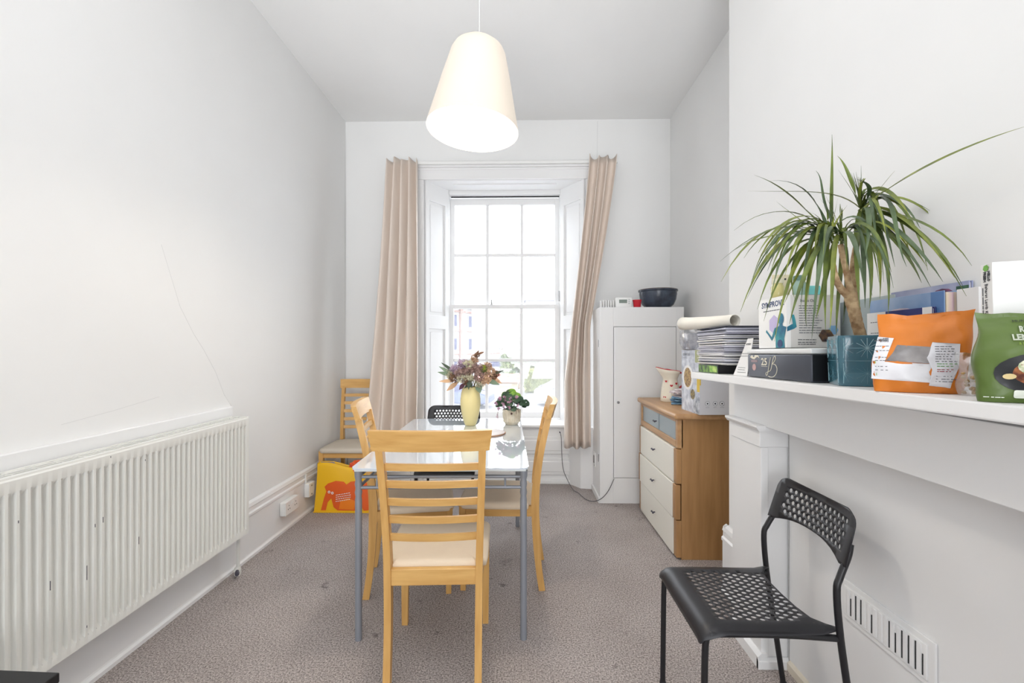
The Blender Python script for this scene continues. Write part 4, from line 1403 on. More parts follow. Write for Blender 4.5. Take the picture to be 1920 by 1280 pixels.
L(C3, (1615, 430, d), (1622, 500, 1.16), (1622, 577, 1.16), .0060, LEAF3)
L(C3, (1640, 370, d), (1660, 340, 1.16), (1678, 320, 1.14), .003)
L(C3, (1600, 340, d), (1640, 320, 1.16), (1610, 345, 1.14), .0035)
L(B_, (1530, 380, d), (1550, 340, d), (1530, 320, d), .003)
L(A_, (1520, 430, d), (1470, 390, d), (1456, 378, d), .003)
L(B_, (1590, 460, d + .03), (1590, 540, d + .03), (1580, 610, d + .03), .006)
L(B_, (1585, 480, d + .03), (1568, 560, d + .03), (1568, 630, d + .03), .006)
rnd = random.Random(5)
for k in range(46):
    c = rnd.choice((A_, A_, B_, B_, C3, C3))
    sgn = -1 if c is A_ else (1 if c is C3 else rnd.choice((-1, 1)))
    spread = rnd.uniform(10, 165) * sgn
    if spread > 0: spread *= .85
    drop = rnd.uniform(15, 150) - abs(spread) * .25
    dd = rnd.uniform(-.17, -.02) if spread < 60 else rnd.uniform(-.16, -.08)
    lift = rnd.uniform(20, 75)
    cc = (c[0] + rnd.uniform(-8, 8), c[1] + rnd.uniform(-25, 20), c[2])
    L(cc, (c[0] + spread * .35, c[1] - lift, c[2] + dd * .4), (c[0] + spread * .8, c[1] - lift * .3, c[2] + dd * .8),
      (c[0] + spread, c[1] + drop, c[2] + dd), rnd.uniform(.0035, .0055))
for k in range(18):   # upright young leaves in each crown centre
    c = rnd.choice((A_, B_, C3))
    a = rnd.uniform(-1, 1)
    L((c[0], c[1], c[2]), (c[0] + a * 10, c[1] - 25, c[2]), (c[0] + a * 25, c[1] - 45, c[2] - .02), (c[0] + a * 45, c[1] - rnd.uniform(45, 85), c[2] - .04), .003)

# ---------------------------------------------------------------- books behind the orange bag
BLUEC = mat('cloud_cover', (176, 196, 224), .35, rgb2=(120, 156, 204), vscale=9)
PAGE = mat('page_block', (236, 228, 220), .8, bump=.2, bscale=300, stretch=(1, 1, .02))
def book(name_label, x, y, rz, w, th, h, cov, page=PAGE, lean=0):
    t = on_shelf('book', name_label, 'book', x, y, rz)
    # stands upright; spine on far side, broad cover faces -y local
    bm = NB(); box(bm, 0, w, 0, .0025, 0, h, .0006, 1); box(bm, 0, w, th - .0025, th, 0, h, .0006, 1); box(bm, 0, .0025, 0, th, 0, h, .0006, 1)
    cv = obj('cover', bm, cov, t)
    obj('pages', box(NB(), .003, w - .004, .0028, th - .0028, .003, h - .004), page, t)
    return t
bk = book('tall book with a flower cover standing rearmost behind the orange bag', 1.043, 1.27, radians(-89), .215, .010, .255, mat('flower_cover', (206, 210, 228), .4, rgb2=(140, 148, 186), vscale=6))
bf = frame((0, 0, 0), (1, 0, 0), (0, 0, 1))
decal('petal_print', mat('purple_petals', (142, 84, 120), .5, rgb2=(76, 50, 80), vscale=50), bk, bf, [(.15 + .032 * cos(a * pi / 6), .225 + .020 * sin(a * pi / 6)) for a in range(12)])
decal('petal_print', mat('violet_petals', (150, 90, 160), .5, rgb2=(70, 40, 90), vscale=50), bk, bf, [(.18 + .02 * cos(a * pi / 6), .215 + .015 * sin(a * pi / 6)) for a in range(12)], .001)
drect('green_print', mat('leaf_green_print', (60, 104, 74), .5, rgb2=(30, 70, 60), vscale=50), bk, bf, .185, .2145, .13, .245)
drect('blue_print', mat('cyan_print', (110, 176, 204), .5), bk, bf, .185, .2145, .05, .13)
bk = book('thick pale blue cloud cover book behind the orange bag', 1.007, 1.30, radians(-89), .222, .033, .235, BLUEC)
decal('pink_cloud', mat('pink_cloud', (226, 206, 212), .5), bk, bf, [(.10 + .045 * cos(a * pi / 6), .19 + .014 * sin(a * pi / 6)) for a in range(12)])
drect('blue_corner', mat('deep_blue_print', (90, 130, 186), .5), bk, bf, .188, .2215, .10, .234)
obj('striped_page_edge', box(NB(), .2185, .2225, .004, .029, .003, .231), mat('striped_pages', (240, 226, 196), .7, rgb2=(220, 190, 200), vscale=120, stretch=(1, 1, .01)), bk)
bk = book('thin white and navy booklet nearest the orange bag', .988, 1.285, radians(-87), .19, .010, .198, mat('navy_cover', (44, 52, 116), .45))
drect('white_third', PAP, bk, bf, 0, .060, 0, .198)
drect('yellow_bar', mat('yellow_bar', (240, 222, 40), .5), bk, bf, .065, .155, .166, .174)
lines('title_text', mat('white_ink', (230, 232, 240), .6), bk, bf, .075, .12, [.15, .14, .132], .003, seed=15)
lines('left_text', INK, bk, bf, .012, .055, [.17, .14, .132, .124, .116, .108], .002, seed=16)
drect('white_tab', PAP, bk, bf, .165, .1895, .15, .198)

# orange pouch
def pouch(t, W_, H_, T_, m, seed, nm='pouch', topw=1.0, lean=0, skew=0, crumple=.004):
    rnd = random.Random(seed)
    NU2, NV2 = 26, 22
    bm = NB(); rings = []
    ph = [rnd.uniform(0, 6) for _ in range(6)]
    for j in range(NV2 + 1):
        v = j / NV2
        ring = []
        k = NU2 * 2
        th = T_ * (math.sin(pi * min(1, (v * .93 + .13))) ** .7 if v < .97 else .06)
        if v > .8: th *= max(.08, 1 - (v - .8) / .2 * .9)
        ww = W_ * (1 + (topw - 1) * v) * (1 - .05 * math.exp(-((v - .0) / .05) ** 2))
        for i in range(k):
            a = 2 * pi * i / k
            cx_, sx_ = cos(a), sin(a)
            x = ww / 2 * math.copysign(abs(cx_) ** .75, cx_)
            y = th / 2 * math.copysign(abs(sx_) ** .8, sx_)
            cr = crumple * (sin(9 * v + ph[0] + 3 * x / W_ * 4) + .8 * sin(17 * x / W_ + ph[1] + 6 * v) + .6 * sin(25 * v - 14 * x / W_ + ph[2]))
            y += cr * (.5 + .5 * abs(sx_))
            x += crumple * .8 * sin(11 * v + ph[3]) + skew * v + (.002 * sin(8 * v + ph[4]) * (1 if cx_ > 0 else -1))
            y += lean * v
            z = H_ * v + (crumple * 1.6 * sin(5 * x / W_ + ph[5]) + .5 * crumple * sin(21 * x / W_) if v > .9 else 0)
            ring.append(bm.verts.new((x, y, max(z, 0))))
        rings.append(ring)
    n = len(rings[0])
    for a, b in zip(rings, rings[1:]):
        for q in range(n): bm.faces.new((a[q], a[(q + 1) % n], b[(q + 1) % n], b[q]))
    bm.faces.new(rings[0][::-1]); bm.faces.new(rings[-1])
    bm.normal_update()
    fv = BVHTree.FromBMesh(bm)
    o = obj(nm, bm, m, t, smooth=60)
    return o, fv
def wrap(fv, x, z, eps=.0022):
    hit = fv.ray_cast(Vector((x, -1, z)), Vector((0, 1, 0)))[0]
    if hit is None: hit = fv.find_nearest(Vector((x, -.02, z)))[0]
    return hit.y - eps * .35
def wrap_patch(name, m, t, fv, pts, eps=.003, step=.006):
    bm = panel2d(pts, [], step, lambda u, v: (u, wrap(fv, u, v, eps), v))
    for f in bm.faces:
        pass
    return obj(name, bm, m, t, smooth=True)

# two text patches wrapped to curved fronts
def wrap_text(body, m, t, fv, x, z, size, width=None, bold=0, eps=.009, name='lettering', rot=0):
    o = text(body, m, t, frame((0, 0, 0), (1, 0, 0), (0, 0, 1)), x, z, size, name, width, 0, bold, rot)
    for v in o.data.vertices:
        v.co.y = wrap(fv, v.co.x, v.co.z, eps)
    return o

og = on_shelf('orange_food_pouch', 'crumpled orange food pouch with white labels leaning on the books', 'pouch', .858, .985, radians(-34))
ORG = mat('orange_foil', (216, 124, 36), .38, bump=.25, bscale=16)
body, fv = pouch(og, .152, .172, .056, ORG, 2, topw=1.03, lean=.010, skew=.020, crumple=.0024)
WHL = mat('white_label', (232, 232, 236), .4); 
wrap_patch('white_label', WHL, og, fv, [(-.075, .028), (.025, .022), (.022, .062), (-.052, .066), (-.035, .118), (-.062, .122), (-.073, .07)])
wrap_patch('clear_window', mat('grey_window', (120, 116, 116), .3, rgb2=(160, 156, 156), vscale=20), og, fv, [(-.05, .068), (.02, .063), (.024, .098), (-.03, .103)])
wrap_patch('info_label', mat('info_label_white', (226, 226, 232), .4), og, fv, [(.02, .016), (.052, .012), (.066, .055), (.069, .104), (.026, .108), (.016, .075), (.024, .05)], .0042)
def wlines(t, fv, x0, x1, zs, m, seed, eps=.0052, h=.0013):
    rnd = random.Random(seed); bm = NB()
    for z in zs:
        x = x0; e = x0 + (x1 - x0) * rnd.uniform(.7, 1)
        while x < e:
            w = rnd.uniform(.003, .008)
            y = wrap(fv, x + w / 2, z, eps)
            box(bm, x, x + w, y, y + .0004, z, z + h); x += w + .001
    o = obj('printed_text', bm, m, t); o['kind'] = 'stuff'
wlines(og, fv, .029, .062, [.098, .093, .088, .082, .077, .072, .067], INK, 1)
wlines(og, fv, .031, .058, [.062, .057], mat('green_ink', (90, 160, 70), .6), 2)
wlines(og, fv, .031, .06, [.050, .046], mat('red_ink', (160, 60, 60), .6), 3)
wlines(og, fv, .03, .06, [.036, .03, .025], INK, 4)
wlines(og, fv, -.068, -.045, [.112, .1, .09, .075, .068, .055, .047], INK, 5, .004)
for k in range(6):
    xx = -.062 + k * .003; y = wrap(fv, xx, .113, .0042)
bm = NB()
for k in range(7):
    xx = -.060 + k * .0024; y = wrap(fv, xx, .112, .0045); box(bm, xx, xx + .0012, y, y + .0004, .105, .119)
obj('barcode', bm, INKD, og)
for (xx, zz, mm) in ((-.055, .095, ORG), (-.062, .072, ORG), (-.068, .062, mat('lime_icon', (170, 206, 110), .5)), (-.066, .035, mat('eu_green', (110, 170, 40), .5))):
    y = wrap(fv, xx, zz, .0045); bx('icon', mm, og, xx, xx + .007, y, y + .0005, zz, zz + .006)

nb = on_shelf('nut_bag', 'small clear bag of nuts standing right of the orange pouch', 'bag', .905, .905, radians(-40))
body, fvn = pouch(nb, .05, .085, .022, glass_mat('clear_bag', (.93, .93, .93), .25, .2), 6, nm='clear_film', crumple=.0012)
rnd = random.Random(3)
NUTM = mat('nut', (212, 180, 120), .6, rgb2=(170, 130, 80), vscale=60)
for k in range(26):
    bm = NB(); r_ = rnd.uniform(.0034, .005)
    bmesh.ops.create_icosphere(bm, subdivisions=1, radius=r_)
    obj('nut', bm, NUTM, nb, smooth=True, loc=(rnd.uniform(-.016, .016), rnd.uniform(-.006, .006), .006 + (k // 5) * .0075), rot=(rnd.random() * 3, rnd.random() * 3, 0)).scale = (1, .7, 1.25)

# cartons at the right: lower booklet box and upper recipe box
lb = on_shelf('recipe_carton', 'pale pink and white carton supporting the recipe folder', 'box', .880, .842, radians(-20))
obj('carton', box(NB(), 0, .085, 0, .05, 0, .123, .001), PAPW, lb)
l1 = frame((0, .05, 0), (0, -1, 0), (0, 0, 1)); l2 = frame((0, 0, 0), (1, 0, 0), (0, 0, 1))
drect('pink_side', mat('pale_pink_card', (226, 214, 214), .6), lb, l1, 0, .05, 0, .123)
text('granola', mat('plum_ink', (140, 80, 120), .6), lb, l1, .005, .09, .012, width=.04)
lines('small_text', INK, lb, l1, .005, .045, [.083, .075, .062, .055, .048, .03, .024], .0016, seed=20)
lines('small_text', INK, lb, l2, .02, .08, [.113 - k * .007 for k in range(13)], .0022, seed=21)
drect('plum_corner', mat('plum_card', (130, 40, 80), .5), lb, l1, .035, .05, .112, .123)
ub = on_shelf('recipe_folder', 'white recipe box with a green logo on top of the pink carton', 'box', .880, .846, radians(-20), dz=.1245)
obj('carton', box(NB(), 0, .085, 0, .035, 0, .130, .001), CART, ub)
u1 = frame((0, .035, 0), (0, -1, 0), (0, 0, 1))
text('Baharat Lamb Koftas and', INKD, ub, u1, .014, .092, .012, width=.088, rot=-pi / 2)
text('HELLO', INKD, ub, u1, .022, .115, .010, width=.019, rot=-pi / 2, bold=.0004)
text('FRESH', INKD, ub, u1, .010, .115, .010, width=.019, rot=-pi / 2, bold=.0004)
decal('green_logo', mat('lime_logo', (106, 172, 56), .5), ub, u1, [(.018 + .0085 * cos(radians(60 * k + 10)), .1215 + .0065 * sin(radians(60 * k + 10))) for k in range(6)], .0012)
lines('sub_text', INK, ub, frame((0, .035, 0), (0, 0, -1), (0, -1, 0)), -.085, -.005, [.006], .002, seed=23)

wf_ = on_shelf('white_brochure', 'white brochure standing between the books and the recipe box', 'brochure', 1.03, 1.068, radians(-89))
obj('cover', box(NB(), 0, .05, 0, .006, 0, .235, .0006, 1), PAP, wf_)

gp = on_shelf('green_food_pouch', 'dark green red lentil meal pouch at the right end of the mantel', 'pouch', .882, .764, radians(-33))
GRN = mat('green_foil', (84, 106, 44), .38, bump=.25, bscale=14)
body, fg = pouch(gp, .175, .158, .06, GRN, 5, topw=.92, lean=.008, crumple=.0028)
WI = mat('white_print', (232, 236, 224), .5)
wrap_text('RED', WI, gp, fg, -.032, .121, .014, width=.018, bold=.0006)
wrap_text('LENTIL', WI, gp, fg, -.042, .107, .014, width=.034, bold=.0006)
wrap_text('& butter bean', mat('lime_ink', (170, 200, 80), .5), gp, fg, -.036, .099, .006, width=.03)
wrap_text('MUNCHY', INKD, gp, fg, -.038, .138, .006, width=.03)
dish = [(-.004 + .062 * cos(a * pi / 12), .05 + .036 * sin(a * pi / 12)) for a in range(24)]
wrap_patch('black_dish_print', mat('black_dish', (34, 36, 40), .4), gp, fg, dish, .0035)
wrap_patch('food_print', mat('curry_print', (168, 104, 62), .5, rgb2=(90, 44, 34), vscale=90), gp, fg, [(.003 + .048 * cos(a * pi / 12), .052 + .026 * sin(a * pi / 12)) for a in range(24)], .0045)
wrap_patch('rice_print', mat('rice_print', (226, 222, 200), .5, rgb2=(120, 150, 80), vscale=110), gp, fg, [(-.018 + .022 * cos(a * pi / 8), .062 + .014 * sin(a * pi / 8)) for a in range(16)], .0055)
wrap_patch('nut_print', mat('cashew_print', (226, 204, 150), .5), gp, fg, [(-.048 + .008 * cos(a * pi / 6), .045 + .005 * sin(a * pi / 6)) for a in range(12)], .0062)
wrap_patch('badge', WI, gp, fg, rrect(-.042, -.022, .002 + .006, .022, .003, 2), .0042, .008)
wrap_patch('badge', mat('green_badge', (70, 150, 60), .5), gp, fg, rrect(-.018, .002, .008, .022, .004, 2), .0042, .008)
wlines(gp, fg, -.078, -.05, [.008], WI, 8)

# ================================================================ TABLE THINGS
ZTB = TH + .0005
vs_ = thing('vase', 'tall cream vase holding a bunch of dried flowers', 'vase', (-.325, 2.885, ZTB))
VCR = mat('cream_vase', (238, 224, 164), .35, spec=.4)
bm = NB(); lathe(bm, [(.033, 0), (.036, .003), (.046, .03), (.058, .08), (.0655, .135), (.0655, .165), (.060, .21), (.050, .243), (.0465, .25), (.043, .247), (.055, .20), (.055, .16), (.03, .02), (.004, .012)], 44)
obj('vase_body', bm, VCR, vs_, smooth=50)

dfl = thing('dried_flowers', 'bouquet of dried hydrangeas and leaves in the cream vase', 'flowers', (-.325, 2.885, ZTB + .02))
rnd = random.Random(21)
bm = NB()
for k in range(16):
    a = rnd.uniform(0, 2 * pi); r_ = rnd.uniform(.0, .1)
    tube(bm, spline([(rnd.uniform(-.02, .02), rnd.uniform(-.02, .02), 0), (.025 * cos(a), .025 * sin(a), .2), (r_ * cos(a) * 1.3, r_ * sin(a), .32)], 4), .002, 5)
obj('stems', bm, mat('dry_stem', (110, 100, 60), .8), dfl)['kind'] = 'stuff'
FM = [mat('floret_mauve', (190, 162, 152), .85, rgb2=(128, 96, 88), vscale=80), mat('floret_cream', (224, 216, 190), .85, rgb2=(180, 176, 144), vscale=80),
      mat('floret_tan', (222, 190, 158), .85, rgb2=(170, 130, 104), vscale=80), mat('floret_green', (140, 150, 80), .85, rgb2=(90, 104, 50), vscale=80),
      mat('floret_lilac', (190, 170, 190), .85, rgb2=(150, 120, 140), vscale=80), mat('floret_brown', (156, 120, 92), .85, rgb2=(98, 70, 58), vscale=80)]
def floret(bm, c, r, rnd):
    q = Euler((rnd.random() * 6, rnd.random() * 6, rnd.random() * 6)).to_matrix()
    for k in range(4):
        a = k * pi / 2
        P_ = [Vector((0, 0, 0)), Vector((r * cos(a - .5), r * sin(a - .5), .3 * r)), Vector((1.3 * r * cos(a), 1.3 * r * sin(a), .15 * r)), Vector((r * cos(a + .5), r * sin(a + .5), .3 * r))]
        bm.faces.new([bm.verts.new(Vector(c) + q @ p) for p in P_])
heads = [(-.13, 0, .31, 1, .034), (-.09, -.03, .345, 4, .036), (-.05, .02, .375, 4, .036), (-.06, -.05, .32, 0, .040), (-.01, -.02, .37, 1, .036), (-.01, -.06, .33, 0, .036),
         (.03, .0, .40, 2, .028), (.045, .0, .435, 5, .020), (.05, -.05, .35, 0, .040), (.085, -.02, .345, 3, .03), (.11, 0, .36, 2, .034), (.13, -.02, .325, 2, .034),
         (.165, .01, .31, 5, .028), (-.10, -.05, .29, 5, .034), (0, -.07, .29, 1, .034), (.06, -.07, .30, 0, .036), (.10, -.05, .28, 2, .036), (-.05, -.07, .285, 1, .03),
         (.02, .03, .42, 2, .022), (-.02, -.07, .27, 5, .03), (.06, -.05, .255, 1, .03), (.145, .0, .285, 5, .024), (-.02, .05, .35, 0, .05), (.07, .05, .33, 0, .05), (-.09, .05, .31, 0, .04)]
for (x, y, z, mi, r_) in heads:
    bm = NB()
    for k in range(85):
        v = Vector((rnd.gauss(0, 1), rnd.gauss(0, 1), rnd.gauss(0, 1))).normalized() * r_ * rnd.uniform(.6, 1.05)
        floret(bm, (x + v.x, y + v.y, z + v.z * .85), r_ * .21, rnd)
    obj('flower_head', bm, FM[mi], dfl)
def simple_leaf(nm, m, parent, base, tip, w, droop=0.0):
    base, tip = Vector(base), Vector(tip)
    bm = NB(); n = 6; rows = []
    t_ = (tip - base); s = t_.cross(Vector((0, -1, .3))).normalized()
    for k in range(n + 1):
        f = k / n; p = base + t_ * f + Vector((0, 0, -droop * f * f)); ww = w * sin(pi * min(.97, max(.06, f))) 
        rows.append([bm.verts.new(p + s * ww), bm.verts.new(p + Vector((0, .002, -.002))), bm.verts.new(p - s * ww)])
    for a, b in zip(rows, rows[1:]):
        bm.faces.new((a[0], a[1], b[1], b[0])); bm.faces.new((a[1], a[2], b[2], b[1]))
    return obj(nm, bm, m, parent, smooth=True)
LG = mat('grey_green_leaf', (120, 140, 116), .7); LD = mat('dark_leaf', (66, 80, 62), .6); LP = mat('peach_leaf', (220, 180, 140), .7); LPL = mat('plum_leaf', (104, 66, 84), .7)
for (b0, t0, w, m_) in (((-.1, 0, .30), (-.205, 0, .36), .012, LG), ((-.1, 0, .30), (-.21, -.02, .325), .013, LG), ((-.1, 0, .32), (-.19, 0, .385), .010, LD),
                        ((-.07, -.02, .27), (-.15, -.03, .205), .016, LP), ((-.09, -.02, .27), (-.20, -.02, .265), .012, LP), ((-.03, -.04, .26), (-.065, -.06, .215), .014, LPL),
                        ((.02, -.06, .28), (-.03, -.08, .225), .012, LD), ((-.02, -.07, .30), (.02, -.09, .23), .012, LD), ((.05, -.05, .26), (.07, -.07, .195), .022, LG), ((.1, -.03, .28), (.19, -.03, .245), .016, LG),
                        ((.12, 0, .30), (.215, 0, .335), .010, LD), ((.13, 0, .30), (.205, -.02, .25), .013, FM[2]), ((.03, 0, .42), (.055, 0, .465), .010, FM[5]), ((.045, 0, .44), (.09, 0, .455), .008, FM[5]),
                        ((-.05, 0, .37), (-.075, 0, .41), .010, FM[4]), ((0, -.08, .30), (.0, -.1, .22), .012, LD), ((.07, -.03, .33), (.10, -.05, .37), .016, mat('lime_leaf', (150, 170, 60), .6)), ((.1, -.03, .31), (.12, -.06, .25), .02, LP)):
    simple_leaf('leaf', m_, dfl, b0, t0, w)

pp = thing('potted_cyclamen', 'small pink cyclamen in a ribbed cream pot on the table', 'plant', (-.058, 2.925, ZTB))
PC = mat('ribbed_cream_pot', (232, 224, 206), .55, rgb2=(208, 196, 172), vscale=30)
bm = NB(); n = 56; rings = []
for z, r_ in ((.0, .040), (.004, .044), (.014, .048), (.018, .053), (.06, .057), (.095, .0575), (.10, .056), (.10, .051), (.08, .05)):
    rings.append([bm.verts.new(((r_ + (.0028 * (k % 2) if .016 < z < .097 else 0)) * cos(2 * pi * k / n), (r_ + (.0028 * (k % 2) if .016 < z < .097 else 0)) * sin(2 * pi * k / n), z)) for k in range(n)])
for a, b in zip(rings, rings[1:]):
    for k in range(n): bm.faces.new((a[k], a[(k + 1) % n], b[(k + 1) % n], b[k]))
bm.faces.new(rings[0][::-1]); bm.faces.new(rings[-1])
obj('pot', bm, PC, pp)
rnd = random.Random(31)
GL = mat('cyclamen_leaf', (58, 92, 62), .5, rgb2=(36, 60, 44), vscale=60); GL2 = mat('fresh_green_leaf', (134, 178, 60), .5, rgb2=(90, 140, 44), vscale=60)
PK = mat('pink_petal', (210, 170, 190), .6, rgb2=(160, 110, 140), vscale=60)
def round_leaf(c, r_, m_, nrm):
    bm = NB(); nrm = Vector(nrm).normalized()
    u = nrm.cross(Vector((0, 0, 1)) if abs(nrm.z) < .9 else Vector((1, 0, 0))).normalized(); v = nrm.cross(u)
    ce = bm.verts.new(Vector(c)); ring = []
    for k in range(11):
        a = .3 + (2 * pi - .6) * k / 10
        rr = r_ * (1 + .08 * (k % 2))
        ring.append(bm.verts.new(Vector(c) + (u * cos(a) + v * sin(a)) * rr - nrm * r_ * .25 + Vector((0, 0, -.002))))
    for a, b in zip(ring, ring[1:]): bm.faces.new((ce, a, b))
    obj('leaf', bm, m_, pp, smooth=True)
for k in range(115):
    a = rnd.uniform(0, 2 * pi); q = rnd.uniform(.0, 1)
    x, y = .105 * q * cos(a), .085 * q * sin(a)
    z = .122 + .078 * (1 - q * q) + rnd.uniform(-.022, .022)
    round_leaf((x, y, z), rnd.uniform(.018, .028), GL2 if (z > .175 and k % 2) else GL, (x * 5, y * 5 - .5, .55 + rnd.uniform(-.2, .2)))
for k in range(16):
    x = rnd.uniform(-.105, -.0) if k < 13 else rnd.uniform(0, .07)
    z = rnd.uniform(.11, .19) if k < 17 else .10
    bm = NB()
    for q in range(5): floret(bm, (x + rnd.uniform(-.006, .006), -.075 + rnd.uniform(-.01, .01), z + rnd.uniform(-.008, .008)), .007, rnd)
    obj('flower', bm, PK, pp)
bm = NB()
for k in range(14):
    a = rnd.uniform(0, 2 * pi)
    tube(bm, spline([(0, 0, .085), (.04 * cos(a), .04 * sin(a), .12), (.07 * cos(a), .07 * sin(a), .15)], 3), .0018, 5)
for (x1, z1) in ((.03, .08), (-.085, .03), (.045, .09)):
    tube(bm, spline([(x1 * .6, -.06, .12), (x1, -.085, .10), (x1, -.085, z1)], 4), .0016, 5)
obj('stems', bm, mat('brown_stem', (110, 76, 70), .7), pp)['kind'] = 'stuff'
bm = NB(); bmesh.ops.create_icosphere(bm, subdivisions=2, radius=.007); bmesh.ops.translate(bm, vec=(.0, -.065, .078), verts=bm.verts[:])
obj('faded_bud', bm, mat('dark_bud', (90, 60, 56), .7), pp, smooth=True)
bm = NB()
for q in range(7): floret(bm, (-.092 + rnd.uniform(-.003, .003), -.085, .02 + q * .009), .005, rnd)
obj('fallen_flower', bm, PK, pp)

cs = thing('round_placemat', 'round pale cork placemat lying on the glass table', 'placemat', (-.205, 2.615, ZTB))
bm = NB(); lathe(bm, [(.116, 0), (.118, .002), (.118, .006), (.116, .0075)], 56)
obj('mat_edge', bm, mat('brown_cork', (176, 140, 116), .7), cs, smooth=40)
bm = NB(); lathe(bm, [(.114, .0076), (.1135, .0085)], 56)
obj('mat_top', bm, mat('mat_pale', (214, 208, 206), .5, rgb2=(196, 188, 186), vscale=10), cs, smooth=40)

# ---------------------------------------------------------------- shopping bag under corner chair
sbg = thing('shopping_bag', 'yellow shopping bag with an orange animal print under the corner chair', 'bag', (-1.30, 3.385, .0))
YEL = mat('yellow_bag', (238, 186, 16), .45, bump=.2, bscale=12)
bm = NB()
N1 = 14
def bp(u, v, s):
    x = -.262 + .53 * u + .02 * (1 - v) * (-1 if u < .5 else 1) * 0
    th = .048 * (1 - .5 * v)
    y = s * th + .006 * sin(7 * u + 4 * v) * (.3 + v)
    z = (.37 - .05 * u + .012 * sin(9 * u)) * v if v > .9 else .35 * v
    x += .02 * v * (1 - 2 * u)
    return (x, y, z)
loops = []
for j in range(N1 + 1):
    v = j / N1
    ring = [bm.verts.new(bp(i / N1, v, -1)) for i in range(N1 + 1)] + [bm.verts.new(bp(i / N1, v, 1)) for i in range(N1, -1, -1)]
    loops.append(ring)
n = len(loops[0])
for a, b in zip(loops, loops[1:]):
    for k in range(n): bm.faces.new((a[k], a[(k + 1) % n], b[(k + 1) % n], b[k]))
bm.faces.new(loops[0][::-1])
o = obj('bag_body', bm, YEL, sbg, smooth=50); md = o.modifiers.new('s', 'SOLIDIFY'); md.thickness = .002; md.offset = -1
def bagp(u, v, e=.003):
    p = bp(u, v, -1); return (p[0], p[1] - e, p[2])
OR1 = mat('orange_print', (226, 92, 20), .5); OR2 = mat('bright_orange_print', (240, 130, 20), .5)
sil = [(.10, .05), (.17, .05), (.19, .22), (.24, .30), (.28, .12), (.34, .05), (.62, .05), (.66, .2), (.72, .05), (.80, .06), (.82, .45), (.80, .62), (.66, .68), (.52, .66), (.46, .6), (.42, .66), (.30, .68), (.18, .62), (.13, .55), (.16, .45), (.13, .30)]
obj('animal_print', panel2d(sil, [], .05, lambda u, v: bagp(u, v)), OR1, sbg, smooth=True)
obj('body_patch_print', panel2d([(.36, .08), (.58, .07), (.60, .25), (.5, .32), (.38, .26)], [], .05, lambda u, v: bagp(u, v, .0045)), OR2, sbg, smooth=True)
for cu, cv in ((.205, .44), (.255, .42)):
    pts = [(cu + .020 * cos(a * pi / 6), cv + .030 * sin(a * pi / 6)) for a in range(12)]
    obj('eye_print', panel2d(pts, [], .05, lambda u, v: bagp(u, v, .0055)), PLAST, sbg)
    pts = [(cu + .008 * cos(a * pi / 6), cv + .013 * sin(a * pi / 6)) for a in range(12)]
    obj('pupil_print', panel2d(pts, [], .05, lambda u, v: bagp(u, v, .007)), OR1, sbg)
bm = NB(); rnd = random.Random(2)
for r_ in range(4):
    u = .31
    while u < .52:
        w = rnd.uniform(.012, .03); v0 = .37 - r_ * .045 + (u - .31) * .25
        q = [bagp(u, v0, .006), bagp(u + w, v0 + w * .25, .006), bagp(u + w, v0 + w * .25 + .014, .006), bagp(u, v0 + .014, .006)]
        bm.faces.new([bm.verts.new(p) for p in q]); u += w + .008
o = obj('white_print_text', bm, PLAST, sbg); o['kind'] = 'stuff'
bx('bag_base', YEL, sbg, -.266, .27, -.055, .052, 0, .008, .003)
# contents peeping out
itm = thing('crumpled_wrapper', 'orange wrapper sticking out of the yellow shopping bag', 'wrapper', (-1.24, 3.385, .30))
bm = NB(); bmesh.ops.create_icosphere(bm, subdivisions=3, radius=.05)
for v in bm.verts: v.co *= 1 + rnd.uniform(-.25, .25); v.co.y *= .5; v.co.x *= 1.4; v.co.z = v.co.z + .03
obj('wrapper', bm, mat('orange_wrapper', (236, 110, 30), .4, rgb2=(200, 50, 30), vscale=14), itm)
itm = thing('grey_envelope', 'grey folded envelope in the left side of the shopping bag', 'envelope', (-1.45, 3.385, .25))
bm = NB(); hexa(bm, [(-.07, 0, 0), (.13, 0, -.03), (.13, .004, -.03), (-.07, .004, 0)], [(-.08, 0, .12), (.02, 0, .12), (.02, .004, .12), (-.08, .004, .12)])
obj('envelope', bm, mat('lilac_grey_card', (170, 162, 176), .6), itm)

# ================================================================ OUTSIDE
GZ = -2.2
gm = mat('asphalt', (118, 118, 120), .9, var=.1, vscale=1)
struct('ground_1', box(NB(), -120, 120, 5.2, 200, GZ - .2, GZ), gm)['kind'] = 'structure'
BRK = mat('pale_brick', (136, 108, 98), .9, var=.08, vscale=2); CONC = mat('pale_render', (160, 157, 156), .9)
WGL = mat('far_window_glass', (70, 72, 96), .6, spec=.1); WFR = mat('far_window_frame', (150, 150, 158), .6)
bl = thing('apartment_block', 'long pale terraced apartment block across the street', 'building', (-9.0, 47.5, GZ), math.atan2(.89, .45))
bx('render_wall', CONC, bl, -6, 62, 0, 9, 0, 7.9)
bx('roof', mat('dark_roof', (112, 104, 112), .8), bl, -6.4, 62.4, -.45, 9.4, 7.9, 8.1)
bx('parapet_line', BRK, bl, -6, 62, -.12, 0, 7.3, 7.5)
for x in (4.2, 24.2, 44.2): bx('downpipe', BRK, bl, x, x + .5, -.25, 0, 0, 7.9)
